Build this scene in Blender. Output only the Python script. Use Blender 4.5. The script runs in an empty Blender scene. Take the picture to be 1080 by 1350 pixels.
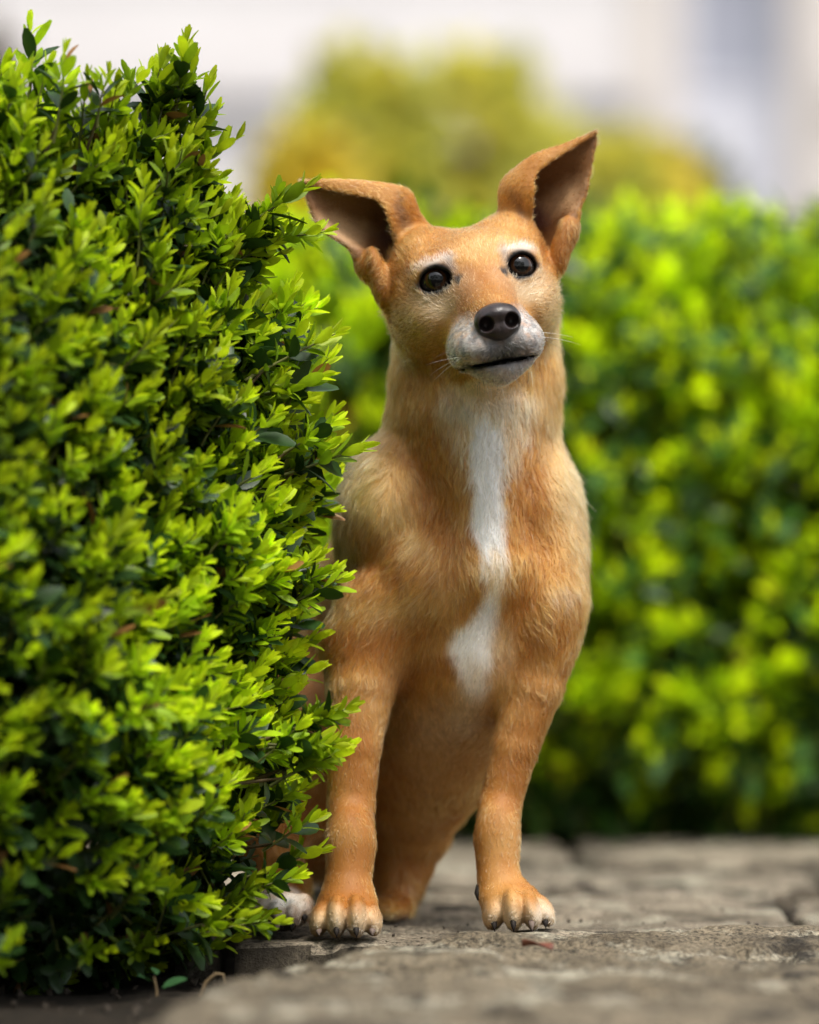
import bpy, bmesh, math, random
import numpy as np
from mathutils import Vector, Matrix
from mathutils.bvhtree import BVHTree

random.seed(7)
RNG = np.random.default_rng(11)
scene = bpy.context.scene
COL = scene.collection

# ------------------------------------------------------------------ camera, sky, sun, exposure
CAM_Y, CAM_Z, FPX = -3.375, 0.294, 6075.0          # 135 mm lens on a 24 mm wide portrait frame
cam_data = bpy.data.cameras.new('camera')
cam_data.lens = 135.0
cam_data.sensor_fit = 'HORIZONTAL'
cam_data.sensor_width = 24.0
cam_data.clip_start = 0.05
cam_data.clip_end = 900.0
cam_data.shift_y = 25.0 / 1080.0
cam_data.dof.use_dof = True
cam_data.dof.focus_distance = 3.338
cam_data.dof.aperture_fstop = 2.1
cam_data.dof.aperture_blades = 0
cam = bpy.data.objects.new('camera', cam_data)
cam.location = (0, CAM_Y, CAM_Z)
cam.rotation_euler = (math.radians(90), 0, 0)
COL.objects.link(cam)
scene.camera = cam


SUN_EL, SUN_AZ = 64.0, 150.0      # azimuth clockwise from +Y (away from the camera)
world = bpy.data.worlds.new('World')
scene.world = world
world.use_nodes = True
wn = world.node_tree
wn.nodes.clear()
w_out = wn.nodes.new('ShaderNodeOutputWorld')
w_bg = wn.nodes.new('ShaderNodeBackground')
w_sky = wn.nodes.new('ShaderNodeTexSky')
w_sky.sky_type = 'NISHITA'
w_sky.sun_disc = False
w_sky.sun_elevation = math.radians(SUN_EL)
w_sky.sun_rotation = math.radians(SUN_AZ)
w_sky.altitude = 100
w_sky.air_density = 1.0
w_sky.dust_density = 3.0
w_sky.ozone_density = 1.0
w_bg.inputs['Strength'].default_value = 0.15
w_hsv = wn.nodes.new('ShaderNodeHueSaturation')          # thin overcast: a greyer sky
w_hsv.inputs['Saturation'].default_value = 0.25
wn.links.new(w_sky.outputs[0], w_hsv.inputs['Color'])
wn.links.new(w_hsv.outputs[0], w_bg.inputs[0])
wn.links.new(w_bg.outputs[0], w_out.inputs[0])

sun_data = bpy.data.lights.new('sun', 'SUN')
sun_data.energy = 1.5
sun_data.angle = math.radians(13)
sun_data.color = (1.0, 0.93, 0.83)
sun = bpy.data.objects.new('sun', sun_data)
_az, _el = math.radians(SUN_AZ), math.radians(SUN_EL)
_dir = Vector((math.sin(_az) * math.cos(_el), math.cos(_az) * math.cos(_el), math.sin(_el)))
sun.rotation_euler = _dir.to_track_quat('Z', 'Y').to_euler()
sun.location = _dir * 30
COL.objects.link(sun)

scene.view_settings.view_transform = 'Standard'
scene.view_settings.look = 'None'
scene.view_settings.gamma = 1.0
scene.view_settings.use_curve_mapping = False
scene.view_settings.exposure = 1.18
scene.render.engine = 'CYCLES'
scene.cycles.use_denoising = True
scene.cycles.max_bounces = 10
scene.cycles.diffuse_bounces = 4
scene.cycles.transmission_bounces = 6
scene.cycles.caustics_reflective = False
scene.cycles.caustics_refractive = False
scene.cycles_curves.shape = 'RIBBONS'

# ------------------------------------------------------------------ helpers
def W(px, py, Y):
    """photo pixel + depth (metres beyond the dog's front) -> world point"""
    d = (Y - CAM_Y) / FPX
    return np.array([(px - 540.0) * d, Y, CAM_Z + (700.0 - py) * d])

def PX(P):
    """world points -> photo pixels (used for coat markings measured on the photograph)"""
    d = FPX / (P[:, 1] - CAM_Y)
    return 540 + P[:, 0] * d, 700 - (P[:, 2] - CAM_Z) * d

def R(rpx, Y=0.0):
    return rpx * (Y - CAM_Y) / FPX

def _hash(ix, iy, iz, seed):
    h = (ix.astype(np.int64) * 374761393 + iy.astype(np.int64) * 668265263 + iz.astype(np.int64) * 2147483647 + seed * 974634541)
    h = (h ^ (h >> 13)) * 1274126177
    h = h ^ (h >> 16)
    return (h & 0xFFFF).astype(np.float32) / 65535.0

def vnoise(P, freq, seed=0):
    q = np.asarray(P, dtype=np.float64) * freq
    i = np.floor(q).astype(np.int64)
    f = (q - i)
    f = f * f * (3 - 2 * f)
    out = 0
    for dx in (0, 1):
        wx = f[:, 0] if dx else 1 - f[:, 0]
        for dy in (0, 1):
            wy = f[:, 1] if dy else 1 - f[:, 1]
            for dz in (0, 1):
                wz = f[:, 2] if dz else 1 - f[:, 2]
                out = out + wx * wy * wz * _hash(i[:, 0] + dx, i[:, 1] + dy, i[:, 2] + dz, seed)
    return out

def fbm(P, freq, octv=4, seed=0, gain=0.5):
    a, s, t = 1.0, 0.0, 0.0
    for o in range(octv):
        s = s + a * vnoise(P, freq * 2 ** o, seed + o * 17)
        t += a
        a *= gain
    return s / t

def unit(v):
    return v / np.maximum(np.linalg.norm(v, axis=-1, keepdims=True), 1e-9)

def tag(o, label=None, cat=None, group=None, kind=None):
    if label: o['label'] = label
    if cat: o['category'] = cat
    if group: o['group'] = group
    if kind: o['kind'] = kind
    return o

def link(o, parent=None):
    COL.objects.link(o)
    if parent is not None:
        o.parent = parent
    return o

def empty(name, loc=(0, 0, 0)):
    o = bpy.data.objects.new(name, None)
    o.location = loc
    o.empty_display_size = 0.05
    return link(o)

def mesh_np(name, V, F, mat=None, smooth=True, colors=None, attr='tint'):
    """V (n,3); F (m,3|4) int array or list of such arrays"""
    me = bpy.data.meshes.new(name)
    Fs = F if isinstance(F, list) else [F]
    Fs = [f for f in Fs if len(f)]
    nv = len(V)
    me.vertices.add(nv)
    me.vertices.foreach_set('co', np.ascontiguousarray(V, dtype=np.float32).ravel())
    loops = np.concatenate([f.ravel() for f in Fs]).astype(np.int32)
    tot = np.concatenate([np.full(len(f), f.shape[1], dtype=np.int32) for f in Fs])
    start = np.concatenate([[0], np.cumsum(tot)[:-1]]).astype(np.int32)
    me.loops.add(len(loops))
    me.loops.foreach_set('vertex_index', loops)
    me.polygons.add(len(tot))
    me.polygons.foreach_set('loop_start', start)
    me.polygons.foreach_set('use_smooth', np.full(len(tot), smooth, dtype=bool))
    me.update(calc_edges=True)
    me.validate()
    if colors is not None:
        a = me.attributes.new(attr, 'FLOAT_COLOR', 'POINT')
        c = np.ones((nv, 4), dtype=np.float32)
        c[:, :colors.shape[1]] = colors
        a.data.foreach_set('color', c.ravel())
    if mat is not None:
        me.materials.append(mat)
    return me

def obj(name, me, parent=None):
    return link(bpy.data.objects.new(name, me), parent)

class NT:
    def __init__(self, name):
        self.m = bpy.data.materials.new(name)
        self.m.use_nodes = True
        self.t = self.m.node_tree
        self.t.nodes.clear()
        self.out = self.t.nodes.new('ShaderNodeOutputMaterial')
    def n(self, kind, **kw):
        nd = self.t.nodes.new(kind)
        for k, v in kw.items():
            if k in nd.inputs: nd.inputs[k].default_value = v
            else: setattr(nd, k, v)
        return nd
    def l(self, a, b):
        self.t.links.new(a, b)
    def ramp(self, fac, stops):
        r = self.n('ShaderNodeValToRGB')
        e = r.color_ramp.elements
        while len(e) < len(stops): e.new(0.5)
        for x, (p, c) in zip(e, stops):
            x.position = p
            x.color = (*c, 1)
        self.l(fac, r.inputs[0])
        return r.outputs[0]
    def noise(self, scale, detail=4, rough=0.55, vec=None):
        nn = self.n('ShaderNodeTexNoise')
        nn.inputs['Scale'].default_value = scale
        nn.inputs['Detail'].default_value = detail
        nn.inputs['Roughness'].default_value = rough
        if vec is not None: self.l(vec, nn.inputs['Vector'])
        return nn.outputs['Fac']
    def pos(self):
        return self.n('ShaderNodeNewGeometry').outputs['Position']
    def mix(self, fac, a, b, blend='MIX'):
        m = self.n('ShaderNodeMix', data_type='RGBA', blend_type=blend)
        for v, i in ((fac, 0), (a, 6), (b, 7)):
            if hasattr(v, 'is_output'): self.l(v, m.inputs[i])
            elif i == 0: m.inputs[i].default_value = v
            else: m.inputs[i].default_value = (*v, 1)
        return m.outputs[2]
    def bump(self, height, strength, dist=0.002):
        b = self.n('ShaderNodeBump')
        b.inputs['Strength'].default_value = strength
        b.inputs['Distance'].default_value = dist
        self.l(height, b.inputs['Height'])
        return b.outputs[0]
    def bsdf(self, color=None, rough=0.7, spec=0.5, normal=None, **kw):
        b = self.n('ShaderNodeBsdfPrincipled')
        if color is not None:
            if hasattr(color, 'is_output'): self.l(color, b.inputs['Base Color'])
            else: b.inputs['Base Color'].default_value = (*color, 1)
        if hasattr(rough, 'is_output'): self.l(rough, b.inputs['Roughness'])
        else: b.inputs['Roughness'].default_value = rough
        b.inputs['Specular IOR Level'].default_value = spec
        if normal is not None: self.l(normal, b.inputs['Normal'])
        for k, v in kw.items(): b.inputs[k].default_value = v
        return b
    def done(self, sh):
        self.l(sh.outputs[0] if hasattr(sh, 'outputs') else sh, self.out.inputs[0])
        return self.m

def tube(path, radii, sides=6, caps=True):
    P = np.asarray(path, float); n = len(P)
    T = unit(np.gradient(P, axis=0))
    up = np.array([0.13, 0.31, 0.94])
    A = unit(np.cross(T, up)); B = np.cross(T, A)
    ang = np.linspace(0, 2 * np.pi, sides, endpoint=False)
    r = np.asarray(radii, float).reshape(-1, 1, 1) * np.ones((n, 1, 1))
    V = P[:, None, :] + r * (np.cos(ang)[None, :, None] * A[:, None, :] + np.sin(ang)[None, :, None] * B[:, None, :])
    V = V.reshape(-1, 3)
    F = []
    for i in range(n - 1):
        for k in range(sides):
            F.append((i * sides + k, i * sides + (k + 1) % sides, (i + 1) * sides + (k + 1) % sides, (i + 1) * sides + k))
    F = np.array(F)
    return V, F

def join(parts):
    """[(V, F)] with quads -> one (V, F)"""
    Vs, Fs, o = [], [], 0
    for V, F in parts:
        Vs.append(V); Fs.append(F + o); o += len(V)
    return np.concatenate(Vs), np.concatenate(Fs)
# ------------------------------------------------------------------ the dog: one implicit body
# prims: [kind, data, blend, flow]; flow = lie of the coat
def smin(a, b, k):
    h = np.clip(0.5 + 0.5 * (b - a) / k, 0, 1)
    return b + (a - b) * h - k * h * (1 - h)

def smax(a, b, k):
    return -smin(-a, -b, k)

def d_cone(P, a, b, ra, rb):
    ba = b - a
    t = np.clip(((P - a) @ ba) / (ba @ ba), 0, 1)
    return np.linalg.norm(P - a - t[:, None] * ba, axis=1) - (ra + (rb - ra) * t)

def d_ell(P, c, r, M=None):
    q = P - c
    if M is not None: q = q @ M
    k0 = np.linalg.norm(q / r, axis=1)
    k1 = np.linalg.norm(q / (r * r), axis=1)
    return k0 * (k0 - 1) / np.maximum(k1, 1e-9)

def rot_roll(deg):      # turn in the picture plane, clockwise seen from the camera
    a = math.radians(deg)
    return np.array([[math.cos(a), 0, math.sin(a)], [0, 1, 0], [-math.sin(a), 0, math.cos(a)]])

# head frame: columns = (viewer's right, face forward, up) in world coordinates
_roll, _yaw, _pit = math.radians(10), math.radians(5.5), math.radians(1.0)
_Rr = np.array([[math.cos(_roll), 0, -math.sin(_roll)], [0, 1, 0], [math.sin(_roll), 0, math.cos(_roll)]])
_Ry = np.array([[math.cos(_yaw), -math.sin(_yaw), 0], [math.sin(_yaw), math.cos(_yaw), 0], [0, 0, 1]])
_Rp = np.array([[1, 0, 0], [0, math.cos(_pit), math.sin(_pit)], [0, -math.sin(_pit), math.cos(_pit)]])
_base = np.array([[1.0, 0, 0], [0, -1.0, 0], [0, 0, 1.0]])
HR = _Rr @ _Ry @ _base @ _Rp.T
EYE_L = [np.array([-29.7, 34.0, 9]) / 1000, np.array([29.7, 34.0, 9]) / 1000]
HO = W(629, 361, -0.006) - HR @ (np.array([0, 34.0, 9]) / 1000)
def H(x, y, z):
    return HO + HR @ (np.array([x, y, z]) / 1000.0)
def mm(*r):
    return np.array(r) / 1000.0

S = 1 / 1800.0
PR_BODY, PR_HEAD = [], []
def cone(L, a, b, ra, rb, k, flow): L.append(('c', (np.asarray(a), np.asarray(b), ra, rb), k, unit(np.array(flow, float))))
def ell(L, c, r, k, flow, M=None): L.append(('e', (np.asarray(c), np.asarray(r), M), k, unit(np.array(flow, float))))

DN = (0, 0.05, -1)
def chain(L, pts, k, flow): L.append(('h', [(W(x, y, Y), r * S) for (x, y, Y, r) in pts], k, unit(np.array(flow, float))))
# trunk
ell(PR_BODY, W(606, 750, 0.118), np.array([150 * S, 0.105, 185 * S]), 0.02, (0, 0.0, -1))
cone(PR_BODY, W(604, 850, 0.085), W(574, 975, 0.14), 112 * S, 86 * S, 0.02, (0, 0.2, -1))
chain(PR_BODY, [(572, 960, 0.14, 88), (552, 1035, 0.17, 79), (545, 1090, 0.185, 55), (534, 1130, 0.188, 43), (527, 1165, 0.182, 34), (521, 1196, 0.175, 25)], 0.02, (0, 0.2, -1))
cone(PR_BODY, W(590, 650, 0.17), W(480, 930, 0.33), 112 * S, 150 * S, 0.03, (-0.4, 0.5, -0.8))
ell(PR_BODY, W(468, 1015, 0.37), np.array([0.078, 0.11, 0.10]), 0.03, (-0.4, 0.5, -0.8))
# shoulders and upper arms overlap like muscle masses
ell(PR_BODY, W(516, 672, 0.092), np.array([72 * S, 0.072, 116 * S]), 0.018, (-0.25, 0.0, -1), rot_roll(14))
ell(PR_BODY, W(704, 676, 0.092), np.array([66 * S, 0.070, 120 * S]), 0.018, (0.35, 0.1, -1), rot_roll(-9))
cone(PR_BODY, W(560, 768, 0.040), W(478, 850, 0.055), 58 * S, 56 * S, 0.020, (-0.7, 0, -0.8))
ell(PR_BODY, W(718, 800, 0.062), np.array([52 * S, 0.052, 112 * S]), 0.020, (0.35, 0, -0.9), rot_roll(6))
# neck, fore chest running down to a point between the shoulders, breastbone
chain(PR_BODY, [(628, 420, 0.088, 106), (628, 500, 0.080, 112), (622, 585, 0.085, 117)], 0.010, (0, -0.1, -1))
cone(PR_BODY, W(630, 550, 0.052), W(648, 735, 0.030), 86 * S, 46 * S, 0.016, (0, -0.1, -1))
cone(PR_BODY, W(640, 760, 0.042), W(632, 870, 0.062), 66 * S, 62 * S, 0.022, (0, 0, -1))
cone(PR_BODY, W(630, 870, 0.066), W(585, 985, 0.14), 66 * S, 76 * S, 0.025, (0, 0.1, -1))
# fore legs: upper arm, elbow, forearm, wrist, pastern in one tapering run
chain(PR_BODY, [(498, 800, 0.050, 52), (476, 905, 0.038, 45), (467, 985, 0.026, 35), (463, 1060, 0.02, 31), (462, 1112, 0.005, 29.5), (459, 1165, -0.006, 31)], 0.014, DN)
chain(PR_BODY, [(722, 795, 0.046, 46), (704, 905, 0.038, 38), (679, 985, 0.034, 31), (660, 1060, 0.03, 27.5), (656, 1108, 0.022, 26.5), (657, 1155, 0.012, 28)], 0.014, DN)
# wrist bones and the pad behind the wrist
ell(PR_BODY, W(463, 1106, -0.004), np.array([24 * S, 0.010, 34 * S]), 0.016, DN)
ell(PR_BODY, W(655, 1098, 0.014), np.array([21 * S, 0.010, 34 * S]), 0.016, DN)
# front paws: knuckled pad + four toes each
PAWS = []
def paw(px, py, Y, toes, flow=(0, -0.8, -0.5)):
    ell(PR_BODY, W(px, py, Y), np.array([0.0225, 0.025, 0.0145]), 0.012, flow)
    for (tx, ty, tY, rx, rz, ang) in toes:
        c = W(tx, ty, tY)
        ell(PR_BODY, c, np.array([rx * S, 0.021, rz * S]), 0.0028, flow, rot_roll(ang))
        PAWS.append((c, rx * S, rz * S))
paw(458, 1194, -0.014, [(421, 1213, -0.028, 13, 23, 10), (444, 1208, -0.041, 14, 29, 3), (470, 1208, -0.043, 14, 29, -2), (491, 1212, -0.030, 12.5, 23, -8)])
paw(672, 1186, 0.004, [(651, 1203, -0.004, 15, 24, 6), (676, 1199, -0.018, 14, 29, -4), (700, 1200, -0.017, 13.5, 27, -14), (718, 1201, -0.001, 12, 22, -24)])
# hind leg on the viewer's left, mostly behind the bush: thigh, shank, long foot
ell(PR_BODY, W(420, 1020, 0.26), np.array([0.06, 0.10, 0.085]), 0.03, (-0.3, -0.3, -0.9))
cone(PR_BODY, W(400, 1040, 0.2), W(352, 1110, 0.13), 62 * S, 36 * S, 0.02, (-0.3, -0.5, -0.8))
cone(PR_BODY, W(352, 1110, 0.13), W(385, 1165, 0.19), 34 * S, 22 * S, 0.02, (0.2, 0.3, -0.9))
cone(PR_BODY, W(385, 1172, 0.18), W(374, 1196, 0.05), 20 * S, 19 * S, 0.015, (0, -1, -0.1))
paw(371, 1202, 0.022, [(350, 1212, 0.012, 12, 17, 8), (366, 1207, 0.002, 13, 21, 0), (385, 1206, 0.004, 13, 21, 0), (402, 1196, 0.02, 12, 19, -6)])
cone(PR_BODY, W(300, 1200, 0.12), W(345, 1200, 0.05), 17 * S, 15 * S, 0.01, (-1, 0, -0.1))     # tail end lying on the stone
# other hind foot, seen between the front legs
ell(PR_BODY, W(516, 1197, 0.15), np.array([0.016, 0.034, 0.010]), 0.012, (0, -0.9, -0.2))

# head
BK = (0, 0.9, 0.3)
ell(PR_HEAD, H(-1, -6, -2), mm(60, 60, 48), 0.012, HR @ np.array([0, -0.8, 0.6]), HR)
for s in (-1, 1):
    ell(PR_HEAD, H(s * 32, -8, 26), mm(25, 33, 27), 0.014, HR @ np.array([s * 0.3, -0.8, 0.5]), HR)
    ell(PR_HEAD, H(s * 38.5 - 1.5, -4, -15), mm(23, 36, 30), 0.012, HR @ np.array([s * 0.7, -0.7, -0.4]), HR)
    ell(PR_HEAD, H(s * 25, 32, 20), mm(19, 13, 10), 0.014, HR @ np.array([s * 0.5, -0.2, 0.8]), HR)
ell(PR_HEAD, H(0, 26, 8), mm(38, 29, 30), 0.014, HR @ np.array([0, -0.3, 1.0]), HR)
cone(PR_HEAD, H(0, 32, -22), H(0, 80, -42), 0.031, 0.0235, 0.013, HR @ np.array([0, -1, 0.1]))
cone(PR_HEAD, H(0, 42, -2), H(0, 88, -23), 0.018, 0.0135, 0.014, HR @ np.array([0, -1, 0.5]))
for s in (-1, 1):
    ell(PR_HEAD, H(s * 34, 24, -18), mm(17, 20, 17), 0.012, HR @ np.array([s * 0.9, -0.6, -0.3]), HR)
    ell(PR_HEAD, H(s * 15.5, 83, -48), mm(17, 25, 13.5), 0.013, HR @ np.array([s * 0.8, -0.6, -0.25]), HR)
    ell(PR_HEAD, H(s * 20, 58, -46), mm(14, 28, 16), 0.013, HR @ np.array([s * 0.8, -0.7, -0.2]), HR)
JAW = []
cone(JAW, H(0, 12, -52), H(0, 82, -62), 0.025, 0.0140, 0.01, HR @ np.array([0, -1, -0.2]))
ell(JAW, H(0, 80, -62.5), mm(24, 18, 8.5), 0.008, HR @ np.array([0, -0.8, -0.5]), HR)
# folded skin below each ear
FOLD = []
for (x, y, Y, rx, ry, rz, a) in ((477, 350, 0.034, 11, 15, 26, -22), (496, 352, 0.026, 11, 15, 34, -14), (505, 385, 0.030, 12, 16, 26, -12),
                                 (757, 300, 0.034, 8, 14, 24, 8), (744, 310, 0.028, 11, 14, 28, 6), (740, 340, 0.03, 9, 15, 24, 2)):
    ell(FOLD, W(x, y, Y), np.array([rx * S * 0.88, ry * S * 0.9, rz * S * 0.86]), 0.0105, (0, 0.2, -1), rot_roll(a))

# ears: cupped sheets lofted through measured cross-sections
def loft(sections, nu=34, nv=26):
    G = np.array([[W(x, y, 0.034 + dy / 1000.0) for (x, y, dy) in s] for s in sections])
    def cr(A, n):
        m = len(A); out = []
        for t in np.linspace(0, m - 1, n):
            i = min(int(t), m - 2); f = t - i
            p0, p1, p2, p3 = A[max(i - 1, 0)], A[i], A[i + 1], A[min(i + 2, m - 1)]
            out.append(0.5 * (2 * p1 + (p2 - p0) * f + (2 * p0 - 5 * p1 + 4 * p2 - p3) * f * f + (3 * p1 - p0 - 3 * p2 + p3) * f ** 3))
        return np.array(out)
    G = cr(G, nu)
    G = np.swapaxes(cr(np.swapaxes(G, 0, 1), nv), 0, 1)
    return G
EAR_SEC = [
    [[(556, 350, 8), (568, 306, 16), (562, 335, 42), (532, 362, 36), (524, 388, 18)],
     [(530, 330, -4), (551, 284, 2), (528, 305, 30), (506, 338, 24), (508, 368, 4)],
     [(517, 296, -14), (538, 255, -2), (512, 285, 26), (490, 318, 20), (484, 345, -2)],
     [(500, 264, -12), (506, 244, -4), (488, 270, 16), (470, 302, 15), (456, 322, 0)],
     [(450, 252, -6), (449, 239, -3), (440, 264, 6), (432, 285, 6), (421, 297, 1)],
     [(402, 241, 0), (398, 238, 0), (399, 241, 1), (400, 245, 1), (402, 250, 1)]],
    [[(682, 312, 8), (664, 300, 16), (672, 312, 42), (702, 326, 36), (722, 346, 18)],
     [(696, 290, -4), (661, 270, 4), (692, 278, 30), (722, 300, 24), (744, 316, 2)],
     [(701, 258, -14), (666, 240, 0), (698, 247, 26), (734, 268, 20), (757, 284, -2)],
     [(706, 228, -10), (702, 208, -3), (722, 225, 16), (752, 244, 14), (770, 258, 0)],
     [(744, 200, -5), (744, 192, -2), (756, 202, 6), (768, 213, 6), (777, 226, 1)],
     [(782, 178, 0), (785, 174, 0), (785, 178, 2), (785, 183, 2), (784, 189, 1)]]]
EARS = []
for sec in EAR_SEC:
    G = loft(sec)
    nu, nv = G.shape[:2]
    V = G.reshape(-1, 3)
    F = [(i * nv + j, i * nv + j + 1, (i + 1) * nv + j + 1, (i + 1) * nv + j) for i in range(nu - 1) for j in range(nv - 1)]
    bvh = BVHTree.FromPolygons([tuple(v) for v in V], F)
    EARS.append((bvh, V.mean(0), np.abs(V - V.mean(0)).max(0) + 0.018, unit(V[-nv // 2] - V[nv // 2]), V, nv))

def ear_dist(P, i):
    """distance to the ear sheet, side (+1 = cupped inner face), position along the ear"""
    bvh, c, ext, axis, V, nv = EARS[i]
    d = np.full(len(P), 1.0); side = np.zeros(len(P)); along = np.zeros(len(P))
    near = np.all(np.abs(P - c) < ext, axis=1)
    for j in np.nonzero(near)[0]:
        loc, nor, fi, dist = bvh.find_nearest(P[j])
        if loc is None: continue
        d[j] = dist
        side[j] = (P[j] - np.array(loc)) @ np.array(nor)
        along[j] = (fi // (nv - 1)) / (len(V) / nv - 1)
    return d, side, along

def ev(pr, P):
    k, dt = pr[0], pr[1]
    if k == 'h':
        d = None
        for (a, ra), (b, rb) in zip(dt[:-1], dt[1:]):
            e = d_cone(P, a, b, ra, rb)
            d = e if d is None else smin(d, e, 0.003)
        return d
    return d_cone(P, *dt) if k == 'c' else d_ell(P, *dt)

EYES = [H(*(e * 1000)) for e in EYE_L]
EYE_DIR = [unit(HR @ np.array([-0.20, 1, 0.06])), unit(HR @ np.array([0.20, 1, 0.06]))]
EYE_R = 0.0130

def dog_sdf(P, ears=True, detail=True):
    d = None
    for pr in PR_BODY:
        e = ev(pr, P)
        d = e if d is None else smin(d, e, pr[2])
    h = None
    for pr in PR_HEAD:
        e = ev(pr, P)
        h = e if h is None else smin(h, e, pr[2])
    j = None
    for pr in JAW:
        e = ev(pr, P)
        j = e if j is None else smin(j, e, pr[2])
    if detail:
        h = smin(h, j, 0.0025)
        # lip line: a shallow groove where upper lip and jaw meet
    else:
        h = smin(h, j, 0.006)
    d = smin(d, h, 0.016)
    for pr in FOLD:
        d = smin(d, ev(pr, P), pr[2])
    if detail:
        q = (P - HO) @ HR
        near = (q[:, 1] > 0.045) & (np.abs(q[:, 0]) < 0.040) & (q[:, 2] < -0.045)
        if near.any():
            qx, qy, qz = q[near, 0] * 1000, q[near, 1] * 1000, q[near, 2] * 1000
            th = np.clip(1.7 * (1 - ((qx + 1) / 28) ** 2), 0.15, 3)
            g = np.maximum(np.maximum(np.abs(qz - (-60.5 + 0.0012 * qx * qx)) - th, np.abs(qx + 3) - 27), 79 - qy - 0.025 * qx * qx) / 1000.0
            d[near] = smax(d[near], -g, 0.0015)
    if ears:
        for i in (0, 1):
            e, side, al = ear_dist(P, i)
            d = smin(d, e - (0.0030 - 0.0014 * al), 0.006)
    if detail:
        for c, dr in zip(EYES, EYE_DIR):
            near = np.linalg.norm(P - c, axis=1) < 0.035
            if not near.any(): continue
            Q = P[near]; dn = d[near]
            lid = np.linalg.norm(Q - (c - dr * 0.0005), axis=1) - (EYE_R + 0.0010)
            dn = smin(dn, lid, 0.010)
            right = unit(np.cross(dr, HR[:, 2])); upv = np.cross(right, dr)
            q = Q - c
            a, b, f = q @ right, q @ upv, q @ dr
            op = np.sqrt((np.abs(a) / 0.0125) ** 1.8 + (np.abs(b + 0.0007 + 0.5 * a * a / 0.01 * 0.2) / 0.0082) ** 2) - 1
            op = op * 0.0082
            op = np.maximum(op, -f)
            ball = np.linalg.norm(q, axis=1) - (EYE_R + 0.0003)
            cut = np.minimum(np.maximum(op, -0.02), ball)
            dn = smax(dn, -cut, 0.0012)
            d[near] = dn
    return d

def surface_nets(lo, hi, vs, coarse):
    n = np.ceil((hi - lo) / vs).astype(int) + 1
    nc = np.ceil((hi - lo) / coarse).astype(int) + 2
    gx = [lo[i] + coarse * np.arange(nc[i]) for i in range(3)]
    C = np.stack(np.meshgrid(*gx, indexing='ij'), -1).reshape(-1, 3)
    dc = dog_sdf(C, ears=False, detail=False)
    for _, c, ext, ax, V, nv in EARS:
        near = np.all(np.abs(C - c) < ext, axis=1)
        m = np.min(np.linalg.norm(C[near][:, None, :] - V[None, ::3, :], axis=2), axis=1)
        dc[near] = np.minimum(dc[near], m - 0.003)
    dc = dc.reshape(nc).astype(np.float32)
    # nearest coarse value for the fine grid
    ix = [np.minimum(np.round((vs * np.arange(n[i])) / coarse).astype(int), nc[i] - 1) for i in range(3)]
    D = dc[np.ix_(*ix)]
    act = np.abs(D) < coarse * 1.35
    idx = np.argwhere(act)
    P = lo + idx * vs
    vals = np.empty(len(P), np.float32)
    for s in range(0, len(P), 400000):
        vals[s:s + 400000] = dog_sdf(P[s:s + 400000])
    D[act] = vals
    ins = D < 0
    cell = np.zeros(tuple(n - 1), np.int8)
    for dx in (0, 1):
        for dy in (0, 1):
            for dz in (0, 1):
                cell += ins[dx:n[0] - 1 + dx, dy:n[1] - 1 + dy, dz:n[2] - 1 + dz]
    mixed = (cell > 0) & (cell < 8)
    ci = np.argwhere(mixed)
    vid = np.full(tuple(n - 1), -1, np.int32)
    vid[mixed] = np.arange(len(ci))
    acc = np.zeros((len(ci), 3)); cnt = np.zeros(len(ci))
    corners = [(0, 0, 0), (1, 0, 0), (0, 1, 0), (1, 1, 0), (0, 0, 1), (1, 0, 1), (0, 1, 1), (1, 1, 1)]
    for a in range(8):
        for b in range(a + 1, 8):
            if sum(abs(corners[a][k] - corners[b][k]) for k in range(3)) != 1: continue
            pa, pb = ci + corners[a], ci + corners[b]
            da = D[pa[:, 0], pa[:, 1], pa[:, 2]]; db = D[pb[:, 0], pb[:, 1], pb[:, 2]]
            x = (da < 0) != (db < 0)
            t = np.where(x, da / np.where(x, da - db, 1), 0)
            acc += np.where(x[:, None], pa + t[:, None] * (np.array(corners[b]) - np.array(corners[a])), 0)
            cnt += x
    V = lo + vs * acc / np.maximum(cnt, 1)[:, None]
    F = []
    for ax in range(3):
        o1, o2 = [(1, 2), (2, 0), (0, 1)][ax]
        sl0 = [slice(None)] * 3; sl1 = [slice(None)] * 3
        sl0[ax] = slice(0, n[ax] - 1); sl1[ax] = slice(1, n[ax])
        A, B = ins[tuple(sl0)], ins[tuple(sl1)]
        e = np.argwhere(A != B)
        ok = (e[:, o1] > 0) & (e[:, o2] > 0) & (e[:, o1] < n[o1] - 1) & (e[:, o2] < n[o2] - 1)
        e = e[ok]
        flip = ~A[e[:, 0], e[:, 1], e[:, 2]]
        def v(d1, d2):
            q = e.copy(); q[:, o1] -= d1; q[:, o2] -= d2
            return vid[q[:, 0], q[:, 1], q[:, 2]]
        quad = np.stack([v(1, 1), v(0, 1), v(0, 0), v(1, 0)], 1)
        quad[flip] = quad[flip][:, ::-1]
        F.append(quad)
    F = np.concatenate(F)
    F = F[(F >= 0).all(1)]
    return V, F

def grad(P, e=0.0008, full=True):
    g = np.empty_like(P)
    for k in range(3):
        o = np.zeros(3); o[k] = e
        g[:, k] = dog_sdf(P + o, ears=full) - dog_sdf(P - o, ears=full)
    return unit(g)

import time as _t
_t0 = _t.time()
DV, DF = surface_nets(np.array([-0.26, -0.14, -0.012]), np.array([0.165, 0.53, 0.60]), 0.0018, 0.010)
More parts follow.
